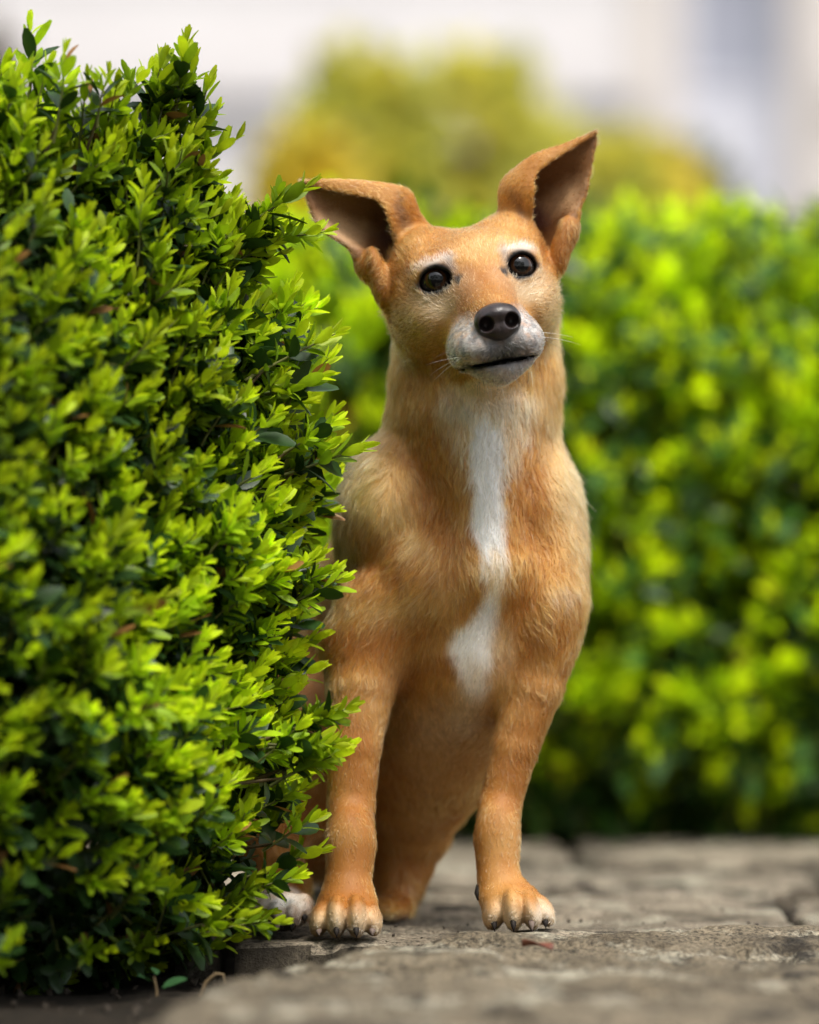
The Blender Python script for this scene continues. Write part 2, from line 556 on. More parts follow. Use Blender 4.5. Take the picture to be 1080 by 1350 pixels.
# keep the largest connected skin only
def keep_largest(V, F):
    lab = np.arange(len(V))
    while True:
        m = lab[F].min(1)
        new = lab.copy()
        for k in range(4): np.minimum.at(new, F[:, k], m)
        new = new[new]
        if (new == lab).all(): break
        lab = new
    main = np.bincount(lab).argmax()
    keep = lab == main
    mp = np.cumsum(keep) - 1
    return V[keep], mp[F[keep[F].all(1)]]
DV, DF = keep_largest(DV, DF)
# light smoothing along the mesh (surface nets leave 1/3 voxel steps)
def relax(V, F, it=2, w=0.5):
    for _ in range(it):
        s = np.zeros_like(V); c = np.zeros(len(V))
        for k in range(4):
            a, b = F[:, k], F[:, (k + 1) % 4]
            np.add.at(s, a, V[b]); np.add.at(c, a, 1)
            np.add.at(s, b, V[a]); np.add.at(c, b, 1)
        V = V + w * (s / np.maximum(c, 1)[:, None] - V)
    return V
DV = relax(DV, DF)

def face_data(V, F):
    a, b, c, d = (V[F[:, k]] for k in range(4))
    nrm = np.cross(c - a, d - b)
    area = 0.5 * np.linalg.norm(nrm, axis=1)
    return unit(nrm), area

# ---- coat colour (linear) with some shading painted in, measured on the photograph in pixels of the front view
C_TAN = np.array([0.40, 0.168, 0.031]); C_RUST = np.array([0.27, 0.090, 0.013]); C_PALE = np.array([0.60, 0.355, 0.125])
C_CREAM = np.array([0.66, 0.49, 0.29]); C_WHITE = np.array([0.86, 0.82, 0.75]); C_GREY = np.array([0.62, 0.62, 0.62])
C_BLACK = np.array([0.010, 0.009, 0.009]); C_DARK = np.array([0.12, 0.06, 0.03])

def blob(u, v, cx, cy, rx, ry, ang=0.0, soft=0.5):
    a = math.radians(ang)
    x = (u - cx) * math.cos(a) + (v - cy) * math.sin(a)
    y = -(u - cx) * math.sin(a) + (v - cy) * math.cos(a)
    r = np.sqrt((x / rx) ** 2 + (y / ry) ** 2)
    return np.clip((1 + soft - r) / (2 * soft), 0, 1) ** 1.0

def seg(u, v, pts, soft=6.0):
    """1 inside a polyline ribbon; pts = (x, y, half width)"""
    out = np.zeros(len(u))
    for (x0, y0, w0), (x1, y1, w1) in zip(pts[:-1], pts[1:]):
        dx, dy = x1 - x0, y1 - y0
        t = np.clip(((u - x0) * dx + (v - y0) * dy) / (dx * dx + dy * dy), 0, 1)
        d = np.hypot(u - x0 - t * dx, v - y0 - t * dy) - (w0 + (w1 - w0) * t)
        out = np.maximum(out, np.clip(0.5 - d / (2 * soft), 0, 1))
    return out

def coat(P, N, earinfo):
    u, v = PX(P)
    n1 = fbm(P, 90, 3, 3); n2 = fbm(P, 28, 3, 9)
    u = u + (n1 - 0.5) * 22; v = v + (fbm(P, 90, 3, 31) - 0.5) * 22
    front = P[:, 1] < 0.16
    c = np.tile(C_TAN, (len(P), 1))
    def mixin(w, col):
        nonlocal c
        w = np.clip(w, 0, 1)[:, None]
        c = c * (1 - w) + np.asarray(col) * w
    mixin(np.clip((n2 - 0.40) * 2.6, 0, 0.65), C_RUST)
    mixin(np.clip((0.50 - n2) * 2.0, 0, 0.45), C_PALE)
    fr = front.astype(float)
    # body: coat tones, with shading of the shoulder and arm forms painted in
    mixin(fr * seg(u, v, [(520, 470, 26), (525, 560, 34), (560, 640, 36), (600, 715, 26)], 22) * 0.75, C_RUST)  # rust neck side, shade of the overhanging neck mixed in
    mixin(fr * seg(u, v, [(735, 470, 16), (715, 560, 26), (700, 640, 32), (690, 700, 18)], 20) * 0.75, C_RUST)  # right side: rust coat with painted shade
    mixin(fr * blob(u, v, 480, 640, 46, 78, 15) * 0.75, C_PALE)
    mixin(fr * seg(u, v, [(445, 668, 8), (510, 738, 12), (590, 765, 10)], 14) * 0.6, C_RUST)  # crease under the shoulder, its shade painted as rust
    mixin(fr * seg(u, v, [(470, 915, 10), (540, 880, 22), (596, 890, 12)], 16) * 0.6, C_RUST * 0.9)  # shade below the upper arm, painted as dark rust
    mixin(fr * seg(u, v, [(470, 650, 18), (520, 690, 20), (560, 720, 8)], 16) * 0.65, C_PALE)
    mixin(fr * seg(u, v, [(440, 800, 14), (530, 800, 20), (600, 780, 12)], 18) * 0.7, C_PALE)
    mixin(fr * seg(u, v, [(500, 900, 8), (550, 860, 14), (600, 830, 10)], 14) * 0.35, C_PALE)
    mixin(fr * blob(u, v, 748, 640, 26, 80, -8) * 0.65, C_PALE)
    mixin(fr * seg(u, v, [(722, 788, 4), (748, 774, 6)], 9) * 0.4, C_CREAM)  # highlight on the arm point, painted cream
    mixin(fr * seg(u, v, [(580, 690, 10), (650, 735, 8)], 10) * 0.5, C_RUST)
    mixin(fr * seg(u, v, [(690, 850, 26), (700, 960, 24), (660, 1080, 18)], 16) * 0.4, C_RUST)
    mixin(fr * seg(u, v, [(470, 960, 26), (466, 1080, 20)], 16) * 0.3, C_RUST)
    mixin(seg(u, v, [(570, 1000, 30), (560, 1100, 26)], 20) * 0.4, C_PALE)
    mixin(blob(u, v, 590, 960, 70, 60) * 0.35, C_PALE)
    # throat and chest blaze
    mixin(fr * seg(u, v, [(640, 525, 50), (641, 560, 46), (642, 600, 26)], 22) * (v > 505) * 0.9, C_CREAM * 1.12)
    mixin(fr * seg(u, v, [(641, 570, 22), (642, 610, 19), (642, 640, 19), (643, 690, 23), (650, 738, 16)], 5.5), C_WHITE)
    mixin(fr * seg(u, v, [(650, 735, 13), (650, 790, 11)], 7) * 0.92, C_CREAM * 1.15)
    mixin(fr * seg(u, v, [(648, 790, 8), (636, 815, 14), (622, 850, 29), (628, 905, 16)], 8) * 0.95, C_WHITE)
    mixin(fr * seg(u, v, [(628, 890, 16), (612, 945, 16)], 14) * 0.7, C_CREAM)
    mixin(fr * blob(u, v, 660, 850, 16, 40) * 0.4, C_CREAM)
    mixin(fr * blob(u, v, 590, 950, 44, 30, -30) * 0.35, C_CREAM)
    # face
    q = (P - HO) @ HR * 1000.0
    x, y, z = q[:, 0] + (n1 - 0.5) * 6, q[:, 1], q[:, 2] + (fbm(P, 120, 2, 77) - 0.5) * 6
    ax = np.abs(x)
    hd = (v < 520).astype(float) * (y > -30)
    mixin(hd * np.clip(1 - np.hypot((x) / 34, (z - 30) / 22), 0, 1) * 0.35, C_PALE)
    mixin(hd * np.clip(1.3 - np.hypot((ax - 46) / 20, (z + 22) / 26), 0, 1) * 0.55, C_PALE)
    mixin(hd * np.clip(1.4 - np.hypot((ax - 31) / 22, (z - 2 + 0.2 * ax) / 15), 0, 1) * 0.45, C_CREAM)            # pale goggles
    mixin(hd * np.clip(1.35 - np.hypot((ax - 31) / 15, (z - 22.5 + 0.012 * (ax - 27) ** 2) / 3.6), 0, 1) * 0.62, C_WHITE * 0.85)             # brow
    mixin(hd * np.clip(1.3 - np.hypot((ax - 20) / 4.5, (z - 19) / 9), 0, 1) * 0.6, C_GREY * 0.35)
    mixin(hd * np.clip(1.3 - np.hypot((ax - 33) / 12, (z + 12) / 8), 0, 1) * 0.6, C_CREAM * 0.85)
    mixin(hd * np.clip(1.3 - np.hypot((ax - 15) / 7, (z + 14) / 18), 0, 1) * 0.55, C_RUST * 1.2)
    mixin(hd * (y > 55) * np.clip(1.2 - np.hypot(x / 13, (z + 14) / 14), 0, 1) * 0.45, C_TAN * 0.8)
    mz = hd * np.clip((y - 52) / 22, 0, 1) * np.clip((-z - 25 + 0.36 * ax) / 12, 0, 1)
    mixin(mz * (0.42 + 0.45 * np.clip((fbm(P, 260, 2, 15) - 0.35) * 4, 0, 1)), np.array([0.55, 0.53, 0.50]))
    mixin(mz * np.clip((fbm(P, 420, 2, 5) - 0.48) * 6, 0, 0.8), C_GREY * 0.30)
    mixin(hd * (y > 70) * np.clip(1.5 - np.hypot(x / 18, (z + 53) / 9), 0, 1) * 0.9, C_GREY * 0.13)              # below the nose
    mixin(hd * (y > 85) * np.clip(1.4 - np.abs(x) / 0.9, 0, 1) * (z < -44) * (z > -60) * 0.85, C_BLACK * 1.5)
    lipz = -60.5 + 0.0012 * ax * ax
    mixin(hd * (y > 50) * np.clip(1.5 - np.abs(z - lipz) / 1.8, 0, 1) * np.clip((35 - np.abs(x + 3)) / 14, 0, 1) * 0.95, C_BLACK)
    mixin(hd * (y > 70) * np.clip(1.4 - np.hypot((x - 3) / 21, (z + 61.5) / 4.8), 0, 1) * 0.95, C_BLACK * 1.6)
    mixin(hd * (y > 60) * np.clip(1.2 - np.abs(z + 67) / 4, 0, 1) * np.clip((26 - ax) / 8, 0, 1) * 0.5, C_GREY * 0.6)
    for c0, dr in zip(EYES, EYE_DIR):
        dd = np.linalg.norm((P - c0) - ((P - c0) @ dr)[:, None] * dr, axis=1)
        fw = ((P - c0) @ dr) > -0.008
        near = np.linalg.norm(P - c0, axis=1) < 0.03
        rt = unit(np.cross(dr, HR[:, 2])); up_ = np.cross(rt, dr)
        ee = np.hypot(((P - c0) @ rt) / 1.16, ((P - c0) @ up_) + 0.0006)
        mixin(near * fw * np.clip((0.0130 + 0.003 * (n1 - 0.5) - ee) / 0.0026, 0, 1), C_BLACK)
        # dark inner corner of the eye
        s = 1 if c0 is EYES[0] else -1
        qq = (P - c0) @ HR * 1000
        for (ox, oz, rr, ww) in ((s * 13.0, -3.6, 3.8, 0.95), (s * 15.5, -5.5, 3.0, 0.8), (-s * 14.0, -1.5, 2.6, 0.8), (-s * 16.5, -3.0, 1.7, 0.5)):
            mixin(near * fw * np.clip(1.5 - np.hypot(qq[:, 0] - ox, qq[:, 2] - oz) / rr, 0, 1) * ww, C_BLACK * 2)
    # ears
    for i in (0, 1):
        d, side, al = earinfo[i]
        on = (d < 0.006)
        inner = on & (side * EAR_SIGN[i] > 0)
        mixin(on * 0.5, C_TAN)
        low = blob(u, v, *((452, 303, 46, 17, 12) if i == 0 else (738, 262, 38, 17, -38)))
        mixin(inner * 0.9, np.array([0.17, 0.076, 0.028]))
        mixin(inner * low * 0.85, np.array([0.52, 0.32, 0.165]))  # light from above on the lower cup, painted as cream
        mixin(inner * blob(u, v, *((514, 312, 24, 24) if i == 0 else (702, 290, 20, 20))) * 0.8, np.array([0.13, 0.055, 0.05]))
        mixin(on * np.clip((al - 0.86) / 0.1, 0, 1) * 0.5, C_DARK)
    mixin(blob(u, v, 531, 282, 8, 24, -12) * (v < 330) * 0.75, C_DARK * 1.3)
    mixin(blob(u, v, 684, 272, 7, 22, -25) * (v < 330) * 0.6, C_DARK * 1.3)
    mixin(fr * blob(u, v, 492, 350, 14, 30, -10) * 0.6, C_RUST)
    mixin(fr * blob(u, v, 752, 312, 14, 26, 5) * 0.6, C_RUST)
    # paws
    for (cx, cy) in ((458, 1226), (688, 1216)):
        mixin(fr * blob(u, v, cx, cy + 2, 62, 26) * 0.85, C_CREAM * 1.08)
    mixin(fr * blob(u, v, 718, 1204, 14, 16, -20) * 0.25, C_WHITE)
    mixin((u < 412) * (u > 338) * blob(u, v, 374, 1190, 30, 16) * (v > 1165), C_WHITE)
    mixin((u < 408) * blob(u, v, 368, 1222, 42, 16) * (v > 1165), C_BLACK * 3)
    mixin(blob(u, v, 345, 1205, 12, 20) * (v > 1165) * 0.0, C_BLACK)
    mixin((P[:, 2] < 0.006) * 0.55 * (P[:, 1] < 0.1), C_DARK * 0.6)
    return np.clip(c, 0.004, 0.9)

# which face of each ear sheet is the cupped inner one
EAR_SIGN = []
for bvh, c0, ext, ax, V, nv in EARS:
    nu = len(V) // nv
    vtx = V[int(nu * 0.55) * nv + nv // 2]
    loc, nor, fi, dist = bvh.find_nearest(Vector(vtx) + Vector((0, -0.001, 0.0)))
    EAR_SIGN.append(1.0 if nor.y < 0 else -1.0)

def ear_all(P): return [ear_dist(P, i) for i in (0, 1)]

fn, fa = face_data(DV, DF)
vn = np.zeros_like(DV)
for k in range(4): np.add.at(vn, DF[:, k], fn * fa[:, None])
vn = unit(vn)
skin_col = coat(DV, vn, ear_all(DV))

# ---- materials of the dog
def mat_skin():
    t = NT('dog_coat_skin')
    a = t.n('ShaderNodeAttribute', attribute_name='tint')
    fine = t.noise(900, 3, 0.6, t.pos())
    col = t.mix(fine, a.outputs['Color'], (0.35, 0.35, 0.35), 'MULTIPLY')
    m = t.mix(0.35, a.outputs['Color'], col)
    return t.done(t.bsdf(m, 0.62, 0.35, t.bump(fine, 0.35, 0.0006)))
def mat_fur():
    t = NT('dog_fur')
    a = t.n('ShaderNodeAttribute', attribute_name='tint')
    hi = t.n('ShaderNodeHairInfo')
    mul = t.n('ShaderNodeMapRange')
    t.l(hi.outputs['Random'], mul.inputs[0]); mul.inputs[3].default_value = 0.78; mul.inputs[4].default_value = 1.2
    sc = t.n('ShaderNodeVectorMath', operation='SCALE')
    t.l(a.outputs['Color'], sc.inputs[0]); t.l(mul.outputs[0], sc.inputs['Scale'])
    h = t.n('ShaderNodeBsdfHairPrincipled')
    h.parametrization = 'COLOR'
    t.l(sc.outputs[0], h.inputs['Color'])
    h.inputs['Roughness'].default_value = 0.36
    h.inputs['Radial Roughness'].default_value = 0.75
    h.inputs['Coat'].default_value = 0.0
    h.inputs['IOR'].default_value = 1.45
    return t.done(h)
M_SKIN, M_FUR = mat_skin(), mat_fur()

dog = obj('dog', mesh_np('dog', DV, DF, M_SKIN, True, skin_col))
tag(dog, 'tan dog with a white chest blaze and grey muzzle sitting on the stone paving', 'dog')

# ---- fur: strands rooted all over the skin, lying along the coat
def fur_roots(dens):
    """dens: strands per square metre per face"""
    lam = fa * dens
    k = RNG.poisson(lam)
    f = np.repeat(np.arange(len(DF)), k)
    s, t = RNG.random(len(f)), RNG.random(len(f))
    q = [DV[DF[f, i]] for i in range(4)]
    P = (q[0] * ((1 - s) * (1 - t))[:, None] + q[1] * (s * (1 - t))[:, None] + q[2] * (s * t)[:, None] + q[3] * ((1 - s) * t)[:, None])
    n = [vn[DF[f, i]] for i in range(4)]
    N = unit(n[0] * ((1 - s) * (1 - t))[:, None] + n[1] * (s * (1 - t))[:, None] + n[2] * (s * t)[:, None] + n[3] * ((1 - s) * t)[:, None])
    return P, N

fc = DV[DF].mean(1)
tocam = unit(np.array([0, CAM_Y, CAM_Z]) - fc)
facing = (fn * tocam).sum(1)
dens = np.where(facing > -0.35, 1.0, 0.35)
dens *= np.where(fc[:, 1] < 0.13, 1.0, 0.4)
hz = (fc[:, 2] > 0.38) & (fc[:, 1] < 0.12)
dens *= np.where(hz, 2.2, 1.0) * 900000
FP, FN = fur_roots(dens)
ei = ear_all(FP)
fq = (FP - HO) @ HR * 1000
fu, fv = PX(FP)
bare = np.zeros(len(FP), bool)
for c0, dr in zip(EYES, EYE_DIR):
    dd = np.linalg.norm((FP - c0) - ((FP - c0) @ dr)[:, None] * dr, axis=1)
    rt = unit(np.cross(dr, HR[:, 2])); up_ = np.cross(rt, dr)
    dd = np.hypot(((FP - c0) @ rt) / 1.16, ((FP - c0) @ up_) + 0.0006)
    bare |= (dd < 0.0118) & (((FP - c0) @ dr) > -0.004)
NOSE_C = H(0, 106.5, -33)
bare |= np.linalg.norm((FP - NOSE_C) @ HR / mm(17.5, 16, 14), axis=1) < 1.0
lipz = -60.5 + 0.0012 * fq[:, 0] ** 2
bare |= (fq[:, 1] > 50) & (np.abs(fq[:, 2] - lipz) < 2.3 - 0.06 * np.abs(fq[:, 0])) & (np.abs(fq[:, 0] + 3) < 27)
bare |= FP[:, 2] < 0.003
FP, FN = FP[~bare], FN[~bare]
ei = [tuple(a[~bare] for a in e) for e in ei]
fq = fq[~bare]; fu, fv = fu[~bare], fv[~bare]
# flow field: weighted by nearness to each body part
num = np.zeros_like(FP)
for L, kk in ((PR_BODY, 0.016), (PR_HEAD, 0.010), (JAW, 0.010), (FOLD, 0.008)):
    for pr in L:
        d = ev(pr, FP)
        w = np.exp(-np.clip(d + 0.012, 0, 1) / kk * 2.0)
        num += w[:, None] * pr[3]
for i in (0, 1):
    on = ei[i][0] < 0.006
    num[on] = EARS[i][3] + np.array([0, 0, -0.15])
flow = unit(num)
cs = np.where(fv < 520, 0.0020, 0.0036)
cs = np.where((fv < 520) & (fq[:, 1] > 45), 0.0016, cs)
jit = np.stack([vnoise(FP, 180, s) for s in (7, 8, 9)], 1) * 1.6
cell = np.floor(FP / cs[:, None] + jit).astype(np.int64)
cell -= cell.min(0)
key = (cell[:, 0] * 4096 + cell[:, 1]) * 4096 + cell[:, 2]
key = key * 3 + np.where(cs > 0.003, 0, np.where(cs > 0.0018, 1, 2))
_, cid = np.unique(key, return_inverse=True)
ncl = cid.max() + 1
ccnt = np.bincount(cid, minlength=ncl)
ccen = np.stack([np.bincount(cid, FP[:, k], ncl) for k in range(3)], 1) / ccnt[:, None]
crnd = RNG.random((ncl, 6))
cdir = RNG.normal(0, 1, (ncl, 3))
wob = np.stack([fbm(FP, 45, 2, s) for s in (101, 202, 303)], 1) - 0.5
wob2 = np.stack([fbm(FP, 160, 2, s) for s in (111, 212, 313)], 1) - 0.5
flow = flow + 0.9 * wob + 0.6 * wob2 + (np.where(fv > 985, 0.06, 0.16))[:, None] * cdir[cid] + RNG.normal(0, 0.13, FP.shape)
flow = unit(flow - (flow * FN).sum(1, keepdims=True) * FN)
# length (m)
ln = np.full(len(FP), 0.013)
ln = np.where(fv < 520, 0.0066, ln)
ln = np.where((fv > 330) & (fv < 660) & (FP[:, 1] > 0.02) & (fq[:, 1] < 5), 0.0140, ln)      # ruff
mzl = np.clip((fq[:, 1] - 10) / 60, 0, 1) * (fv < 515)
ln = ln * (1 - 0.45 * mzl)
bodyl = np.interp(fv, [540, 600, 760, 900, 1000, 1100, 1180], [0.0130, 0.0135, 0.0120, 0.0085, 0.0060, 0.0050, 0.0038])
ln = np.where(fv > 560, np.where(FP[:, 1] < 0.10, bodyl, np.maximum(bodyl, 0.010)), ln)
for i in (0, 1):
    on = ei[i][0] < 0.006
    inn = on & (ei[i][1] * EAR_SIGN[i] > 0)
    ln = np.where(on, 0.0036, ln); ln = np.where(inn, 0.0028, ln)
    rimm = on & (np.abs(ei[i][1]) < 0.0012)
    ln = np.where(rimm, 0.0045, ln)
    lip = on & (ei[i][2] < 0.45) & (ei[i][1] * EAR_SIGN[i] < 0)
    ln = np.where(lip, 0.0050, ln)
for pr in FOLD:
    ln = np.where(ev(pr, FP) < 0.004, np.minimum(ln, 0.0055), ln)
ln = ln * RNG.uniform(0.65, 1.2, len(FP)) * (0.78 + 0.44 * crnd[cid, 0])
lift = np.where(ln > 0.0105, 0.27, 0.25) + RNG.normal(0, 0.05, len(FP)) + 0.12 * (crnd[cid, 1] - 0.5)
K = 5
tt = np.linspace(0, 1, K)
CP = np.empty((len(FP), K, 3), np.float32)
curl = RNG.normal(0, 0.10, FP.shape)
for k, t in enumerate(tt):
    CP[:, k] = FP - FN * 0.0004 + (ln * t)[:, None] * (flow * (0.72 + 0.26 * t) + curl * t) + (ln * (lift * t * (1.15 - 0.72 * t)))[:, None] * FN + (ccen[cid] - FP) * (0.75 * t ** 1.4)
rad = np.where(ln > 0.0085, 0.000130, 0.000105)
if True:
    fine = hz.any() and (fv < 515)
    rad = np.where(fine, 0.000100, rad)
CR = (rad[:, None] * np.array([1.0, 1.0, 0.9, 0.65, 0.18])[None, :]).astype(np.float32)
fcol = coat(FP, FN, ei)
fcol = fcol * RNG.normal(1.0, 0.12, (len(FP), 1)) * (0.70 + 0.58 * np.where(fv > 985, 0.25 + 0.5 * crnd[cid, 2], crnd[cid, 2]))[:, None]
pale = RNG.random(len(FP)) < 0.10
fcol[pale] = fcol[pale] * 0.6 + C_CREAM * 0.4
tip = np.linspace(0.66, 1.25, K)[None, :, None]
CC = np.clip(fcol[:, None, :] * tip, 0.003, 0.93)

def strands(name, pts, rads, cols, mat, parent):
    hc = bpy.data.hair_curves.new(name)
    n, k = pts.shape[:2]
    hc.add_curves([k] * n)
    hc.attributes['position'].data.foreach_set('vector', np.ascontiguousarray(pts, np.float32).ravel())
    r = hc.attributes.get('radius') or hc.attributes.new('radius', 'FLOAT', 'POINT')
    r.data.foreach_set('value', np.ascontiguousarray(rads, np.float32).ravel())
    c = hc.attributes.new('tint', 'FLOAT_COLOR', 'POINT')
    rgba = np.ones((n, k, 4), np.float32); rgba[..., :3] = cols
    c.data.foreach_set('color', rgba.ravel())
    hc.materials.append(mat)
    return link(bpy.data.objects.new(name, hc), parent)
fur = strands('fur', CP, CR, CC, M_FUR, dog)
print('fur strands', len(FP), 'skin quads', len(DF), 'time', round(_t.time() - _t0, 1))

# ---- eyes
def uv_sphere(c, r, nu=32, nv=20, axis=None):
    th = np.linspace(0, np.pi, nv + 1); ph = np.linspace(0, 2 * np.pi, nu, endpoint=False)
    V = np.array([[math.sin(a) * math.cos(b), math.sin(a) * math.sin(b), math.cos(a)] for a in th for b in ph])
    F = np.array([(i * nu + j, (i + 1) * nu + j, (i + 1) * nu + (j + 1) % nu, i * nu + (j + 1) % nu) for i in range(nv) for j in range(nu)])
    return V, F
def mat_eye():
    t = NT('dog_eye')
    tc = t.n('ShaderNodeTexCoord')
    sep = t.n('ShaderNodeSeparateXYZ'); t.l(tc.outputs['Object'], sep.inputs[0])
    col = t.ramp(sep.outputs['Z'], [(0.0, (0.02, 0.016, 0.016)), (0.80, (0.02, 0.015, 0.014)), (0.86, (0.055, 0.022, 0.008)), (0.935, (0.030, 0.012, 0.005)), (0.95, (0.003, 0.003, 0.003)), (1.0, (0.003, 0.003, 0.003))])
    b = t.bsdf(col, 0.02, 0.5)
    return t.done(b)
M_EYE = mat_eye()
ev_, ef_ = uv_sphere(None, 1, 40, 28)
cor = ev_.copy()
bulge = np.clip((ev_[:, 2] - 0.72) / 0.28, 0, 1)
cor *= (1 + 0.05 * bulge ** 0.7)[:, None]
for c0, dr in zip(EYES, EYE_DIR):
    o = obj('eye', mesh_np('eye', cor, ef_, M_EYE), dog)
    o.location = c0
    o.scale = (EYE_R,) * 3
    o.rotation_euler = Vector(dr).to_track_quat('Z', 'Y').to_euler()

# ---- nose leather with two nostrils (its own fine implicit surface)
def nose_sdf(q):      # head-local millimetres
    s = np.sign(q[:, 0]); ax = np.abs(q[:, 0]); p = np.stack([ax, q[:, 1], q[:, 2]], 1)
    d = d_ell(q, np.array([0, 104, -27.5]), np.array([13.5, 13, 9.0]))
    d = smin(d, d_ell(p, np.array([9.5, 105, -32]), np.array([7.6, 10.5, 9.5])), 4.0)
    d = smin(d, d_ell(q, np.array([0, 106.5, -38]), np.array([10.5, 9, 8.0])), 4.0)
    hole = d_ell(p, np.array([9.4, 115.5, -33.4]), np.array([5.4, 11.0, 5.6]))
    slit = d_cone(p, np.array([11.5, 115, -36.5]), np.array([17.5, 108, -38.0]), 2.1, 1.1)
    d = smax(d, -smin(hole, slit, 2.0), 1.3)
    gro = d_cone(q, np.array([0, 116.3, -33]), np.array([0, 116.0, -48]), 0.75, 1.1)
    d = smax(d, -gro, 0.9)
    return d
def nets_dense(f, lo, hi, vs):
    n = np.ceil((hi - lo) / vs).astype(int) + 1
    G = np.stack(np.meshgrid(*[lo[i] + vs * np.arange(n[i]) for i in range(3)], indexing='ij'), -1)
    D = f(G.reshape(-1, 3)).reshape(n)
    ins = D < 0
    cnt = sum(ins[a:n[0] - 1 + a, b:n[1] - 1 + b, c:n[2] - 1 + c].astype(int) for a in (0, 1) for b in (0, 1) for c in (0, 1))
    mixed = (cnt > 0) & (cnt < 8)
    ci = np.argwhere(mixed); vid = np.full(tuple(n - 1), -1); vid[mixed] = np.arange(len(ci))
    V = lo + vs * (ci + 0.5)
    for _ in range(6):
        e = 0.15
        g = np.stack([f(V + np.eye(3)[k] * e) - f(V - np.eye(3)[k] * e) for k in range(3)], 1) / (2 * e)
        V = V - np.clip(f(V)[:, None] * g / np.maximum((g * g).sum(1, keepdims=True), 0.2), -vs * 0.4, vs * 0.4)
    F = []
    for ax in range(3):
        o1, o2 = [(1, 2), (2, 0), (0, 1)][ax]
        a = [slice(None)] * 3; b = [slice(None)] * 3
        a[ax] = slice(0, n[ax] - 1); b[ax] = slice(1, n[ax])
        A, B = ins[tuple(a)], ins[tuple(b)]
        e = np.argwhere(A != B)
        e = e[(e[:, o1] > 0) & (e[:, o2] > 0) & (e[:, o1] < n[o1] - 1) & (e[:, o2] < n[o2] - 1)]
        flip = ~A[e[:, 0], e[:, 1], e[:, 2]]
        def v(d1, d2):
            q = e.copy(); q[:, o1] -= d1; q[:, o2] -= d2
            return vid[q[:, 0], q[:, 1], q[:, 2]]
        quad = np.stack([v(1, 1), v(0, 1), v(0, 0), v(1, 0)], 1)
        quad[flip] = quad[flip][:, ::-1]
        F.append(quad)
    F = np.concatenate(F)
    return V, F[(F >= 0).all(1)]
nV, nF = nets_dense(nose_sdf, np.array([-20.0, 88, -50]), np.array([20.0, 122, -14]), 0.8)
def mat_nose():
    t = NT('nose_leather')
    tc = t.n('ShaderNodeTexCoord')
    v = t.n('ShaderNodeTexVoronoi', feature='DISTANCE_TO_EDGE'); v.inputs['Scale'].default_value = 620
    t.l(tc.outputs['Object'], v.inputs['Vector'])
    f = t.noise(160, 3, 0.6, tc.outputs['Object'])
    col = t.ramp(f, [(0.35, (0.009, 0.007, 0.007)), (0.62, (0.030, 0.018, 0.016))])
    return t.done(t.bsdf(col, 0.32, 0.5, t.bump(v.outputs['Distance'], 0.5, 0.0004)))
# nose vertices relative to the head origin, already turned into place
nW = HO + (nV / 1000.0) @ HR.T
nose = obj('nose', mesh_np('nose', nW, nF, mat_nose()), dog)

# ---- claws
def mat_claw(name, c):
    t = NT(name)
    return t.done(t.bsdf(c, 0.6, 0.15))
M_CLAW = mat_claw('dark_claw', (0.016, 0.012, 0.010)); M_CLAW2 = mat_claw('horn_claw', (0.16, 0.12, 0.10))
for k, (c0, rx, rz) in enumerate(PAWS):
    b = c0 + np.array([0, -0.0178, -rz * 0.5])
    tipp = b + np.array([0.0004, -0.0042, -rz * 0.42])
    tipp[2] = max(tipp[2], 0.0016)
    midp = b * 0.45 + tipp * 0.55 + np.array([0, -0.0018, 0.0012])
    V, F = tube([b + np.array([0, 0.006, 0.002]), b, midp, tipp], [0.0024, 0.0024, 0.0018, 0.0006], 8)
    obj('claw', mesh_np('claw', V, F, M_CLAW if k % 3 else M_CLAW2), dog)
for (x, y, Y, sg) in ((627, 1178, 0.004, 1), (495, 1182, -0.006, -1)):
    V, F = tube([W(x + 5 * sg, y - 10, Y + 0.004), W(x + 2.5 * sg, y, Y), W(x + 3.5 * sg, y + 9, Y - 0.002)], [0.0026, 0.0024, 0.0007], 8)
    obj('claw', mesh_np('claw', V, F, M_CLAW), dog)

# ---- whiskers and chin bristles
wp, wr, wc = [], [], []
def whisk(root, direction, length, col, r=0.00011):
    root = np.asarray(root); d = unit(HR @ np.array(direction, float))
    sag = np.array([0, 0.002, -0.006]) * (length / 0.04)
    pts = [root + d * length * t + sag * t * t for t in np.linspace(0, 1, 6)]
    wp.append(pts); wr.append(r * np.array([1, 0.95, 0.8, 0.6, 0.4, 0.12])); wc.append([col] * 6)
for s in (-1, 1):
    for i in range(5):
        y, z = random.uniform(74, 98), random.uniform(-54, -42)
        whisk(H(s * random.uniform(26, 31), y, z), (s * 1.0, random.uniform(-0.5, 0.3), random.uniform(-0.6, 0.15)), random.uniform(0.016, 0.036), random.choice([(0.85, 0.82, 0.76), (0.85, 0.82, 0.76), (0.02, 0.02, 0.02)]))
for i in range(12):
    whisk(H(random.uniform(-20, 20), random.uniform(76, 98), -71), (random.uniform(-0.4, 0.4), random.uniform(0, 0.5), -1), random.uniform(0.010, 0.02), random.choice([(0.8, 0.78, 0.72), (0.03, 0.03, 0.03)]), 0.00012)
strands('whiskers', np.array(wp), np.array(wr), np.array(wc), M_FUR, dog)
